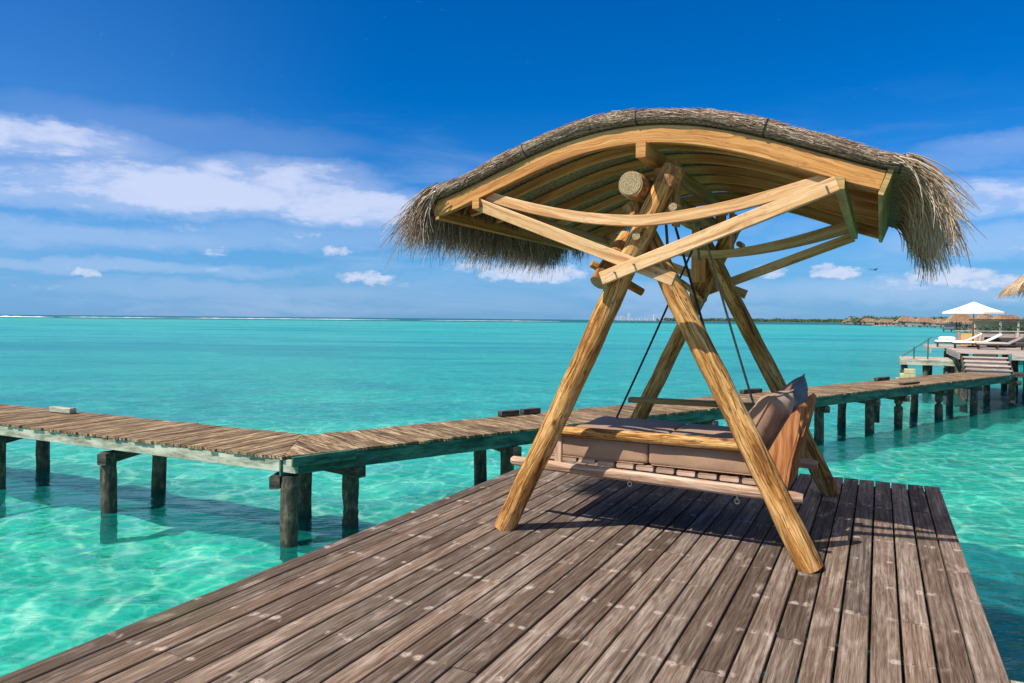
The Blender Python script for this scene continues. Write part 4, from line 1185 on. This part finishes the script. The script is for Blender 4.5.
def island(name, px0, px1, Z, h, depth, mat_, seed):
    mb = MB(); n = 60; vs = []; fs = []
    for i in range(n + 1):
        px = px0 + (px1 - px0) * i / n; e = min(1, 6 * i / n, 6 * (n - i) / n)
        for dz, hh in ((0, -.6), (depth * .1, .25), (depth * .5, h), (depth, -.6)):
            x, y = at(px, Z + dz * (1 if dz else 1)); vs.append((x, y, WATER_Z + (hh * (e if hh > 0 else 1))))
    for i in range(n):
        for j in range(3): fs.append((i * 4 + j, i * 4 + 4 + j, i * 4 + 5 + j, i * 4 + 1 + j))
    mb.add(vs, fs, [[(0, 0)] * 4 for _ in fs], 0, True); o = mb.build(name, mat_); tag(o, kind='structure')


island('beach', 872, 1100, 620, 1.2, 200, 'sand', 1)
island('far_land', 600, 1000, 2600, 1.5, 400, 'farleaf', 2)
rs = random.Random(5)


def canopy(name, px0, px1, Z, hmin, hmax, count, leaf, seed, label, cat):
    mb = MB(); r = random.Random(seed)
    for k in range(count):
        px = r.uniform(px0, px1); h = (hmin + (hmax - hmin) * (.5 + .5 * noise.noise((px * .11, seed, 0)))) * r.uniform(.75, 1.1); x, y = at(px, Z + r.uniform(0, Z * .12))
        for q in range(9):
            zz = h * r.uniform(.25, 1.); w = leaf * 2.2
            c = Vector((x + r.gauss(0, w), y + r.gauss(0, w), WATER_Z + zz))
            a = Vector((r.gauss(0, 1), r.gauss(0, 1), r.gauss(0, .5))).normalized() * leaf; b_ = a.cross(Vector((r.gauss(0, 1), r.gauss(0, 1), r.gauss(0, 1)))).normalized() * leaf * .6
            mb.add([c - a, c + b_, c + a, c - b_], [(0, 1, 2, 3)], [[(0, 0)] * 4], 0)
    o = mb.build(name, 'farleaf'); tag(o, label, cat, kind='stuff')


canopy('island_wood', 850, 1090, 700, 5, 11, 1500, 1.2, 3, 'low green wood of palms and shrubs behind the water villas', 'wood')
canopy('distant_wood', 665, 880, 2620, 6, 17, 1400, 3., 9, 'thin dark line of distant trees on the horizon', 'wood')

# city towers on the horizon
M['tower'] = plain('pale_tower_wall', (.60, .63, .66), .8, .08, .02)  # distance haze put into the pale wall colour
M['glass'] = plain('tower_window_band', (.25, .32, .40), .4, .1, .05)
rs = random.Random(11); tw0 = None
for i in range(26):
    px = 618 + i * 2.75 + rs.uniform(-.8, .8); Z = 5200 + rs.uniform(-200, 300); h = rs.choice([14, 20, 26, 34, 42]) * (1.25 if i in (4, 5, 8, 13) else .8); w = rs.uniform(11, 19)
    if tw0 is None:
        tw0 = thing('tower_block', '', 'tower block', (*at(px, Z), WATER_Z), YAW, 'pale tower blocks on the horizon')
        mb = MB(); mb.box(-.5, .5, -.5, .5, 0, 1, 'z', ch=.001); w_ = mb.build('wall', 'tower', tw0)
        mb = MB()
        for k in range(8): mb.box(-.46, .46, -.508, -.502, .08 + k * .11, .13 + k * .11, ch=.0001)
        mb.build('window', 'glass', w_)
        t = tw0
    else: t = dup(tw0, (*at(px, Z), WATER_Z), YAW)
    t.scale = (w, w, h); t['label'] = 'tiny pale tower block of the distant city on the horizon left of the swing leg'

# breaking surf on the outer reef
M['foam'] = plain('white_foam', (.85, .87, .88), .9, .05, .02)
mb = MB()
for px0, px1, Z, h in ((-60, 54, 1010, 1.7), (60, 170, 1150, .6), (170, 400, 1150, .8), (420, 560, 1100, .5)):
    n = 40; vs = []; fs = []
    for i in range(n + 1):
        px = px0 + (px1 - px0) * i / n; hh = h * (.35 + .9 * abs(noise.noise((px * .09, Z, 0)))) * min(1, 5 * i / n, 5 * (n - i) / n)
        for dz, z in ((0, -.3), (8, hh), (20, hh * .6), (34, -.3)): x, y = at(px, Z + dz); vs.append((x, y, WATER_Z + z))
    for i in range(n):
        for j in range(3): fs.append((i * 4 + j, i * 4 + 4 + j, i * 4 + 5 + j, i * 4 + 1 + j))
    mb.add(vs, fs, [[(0, 0)] * 4 for _ in fs], 0, True)
o = mb.build('breaking_surf', 'foam'); tag(o, 'thin white line of surf breaking on the reef at the horizon', 'surf', kind='stuff')

# bird
mb = MB(); mb.sweep([(-.2, 0, 0), (-.08, 0, .02), (.12, 0, .02), (.3, 0, 0)], [(cos(a * pi / 4) * .05, sin(a * pi / 4) * .05) for a in range(8)], [.3, 1, .9, .1], smooth=True)
for s in (-1, 1): mb.add([(-.05, 0, .03), (-.1, s * .3, .12), (0, s * .62, .04), (.08, s * .3, .1), (.1, 0, .03)], [(0, 1, 2, 3, 4)], [[(0, 0)] * 5])
o = mb.build('bird', 'black'); X, Y = at(873, 60); o.location = (X, Y, 1.6 + 52 / 715 * 60); o.rotation_euler = (0, 0, YAW + .3)
tag(o, 'small dark bird gliding below the right end of the roof', 'bird')
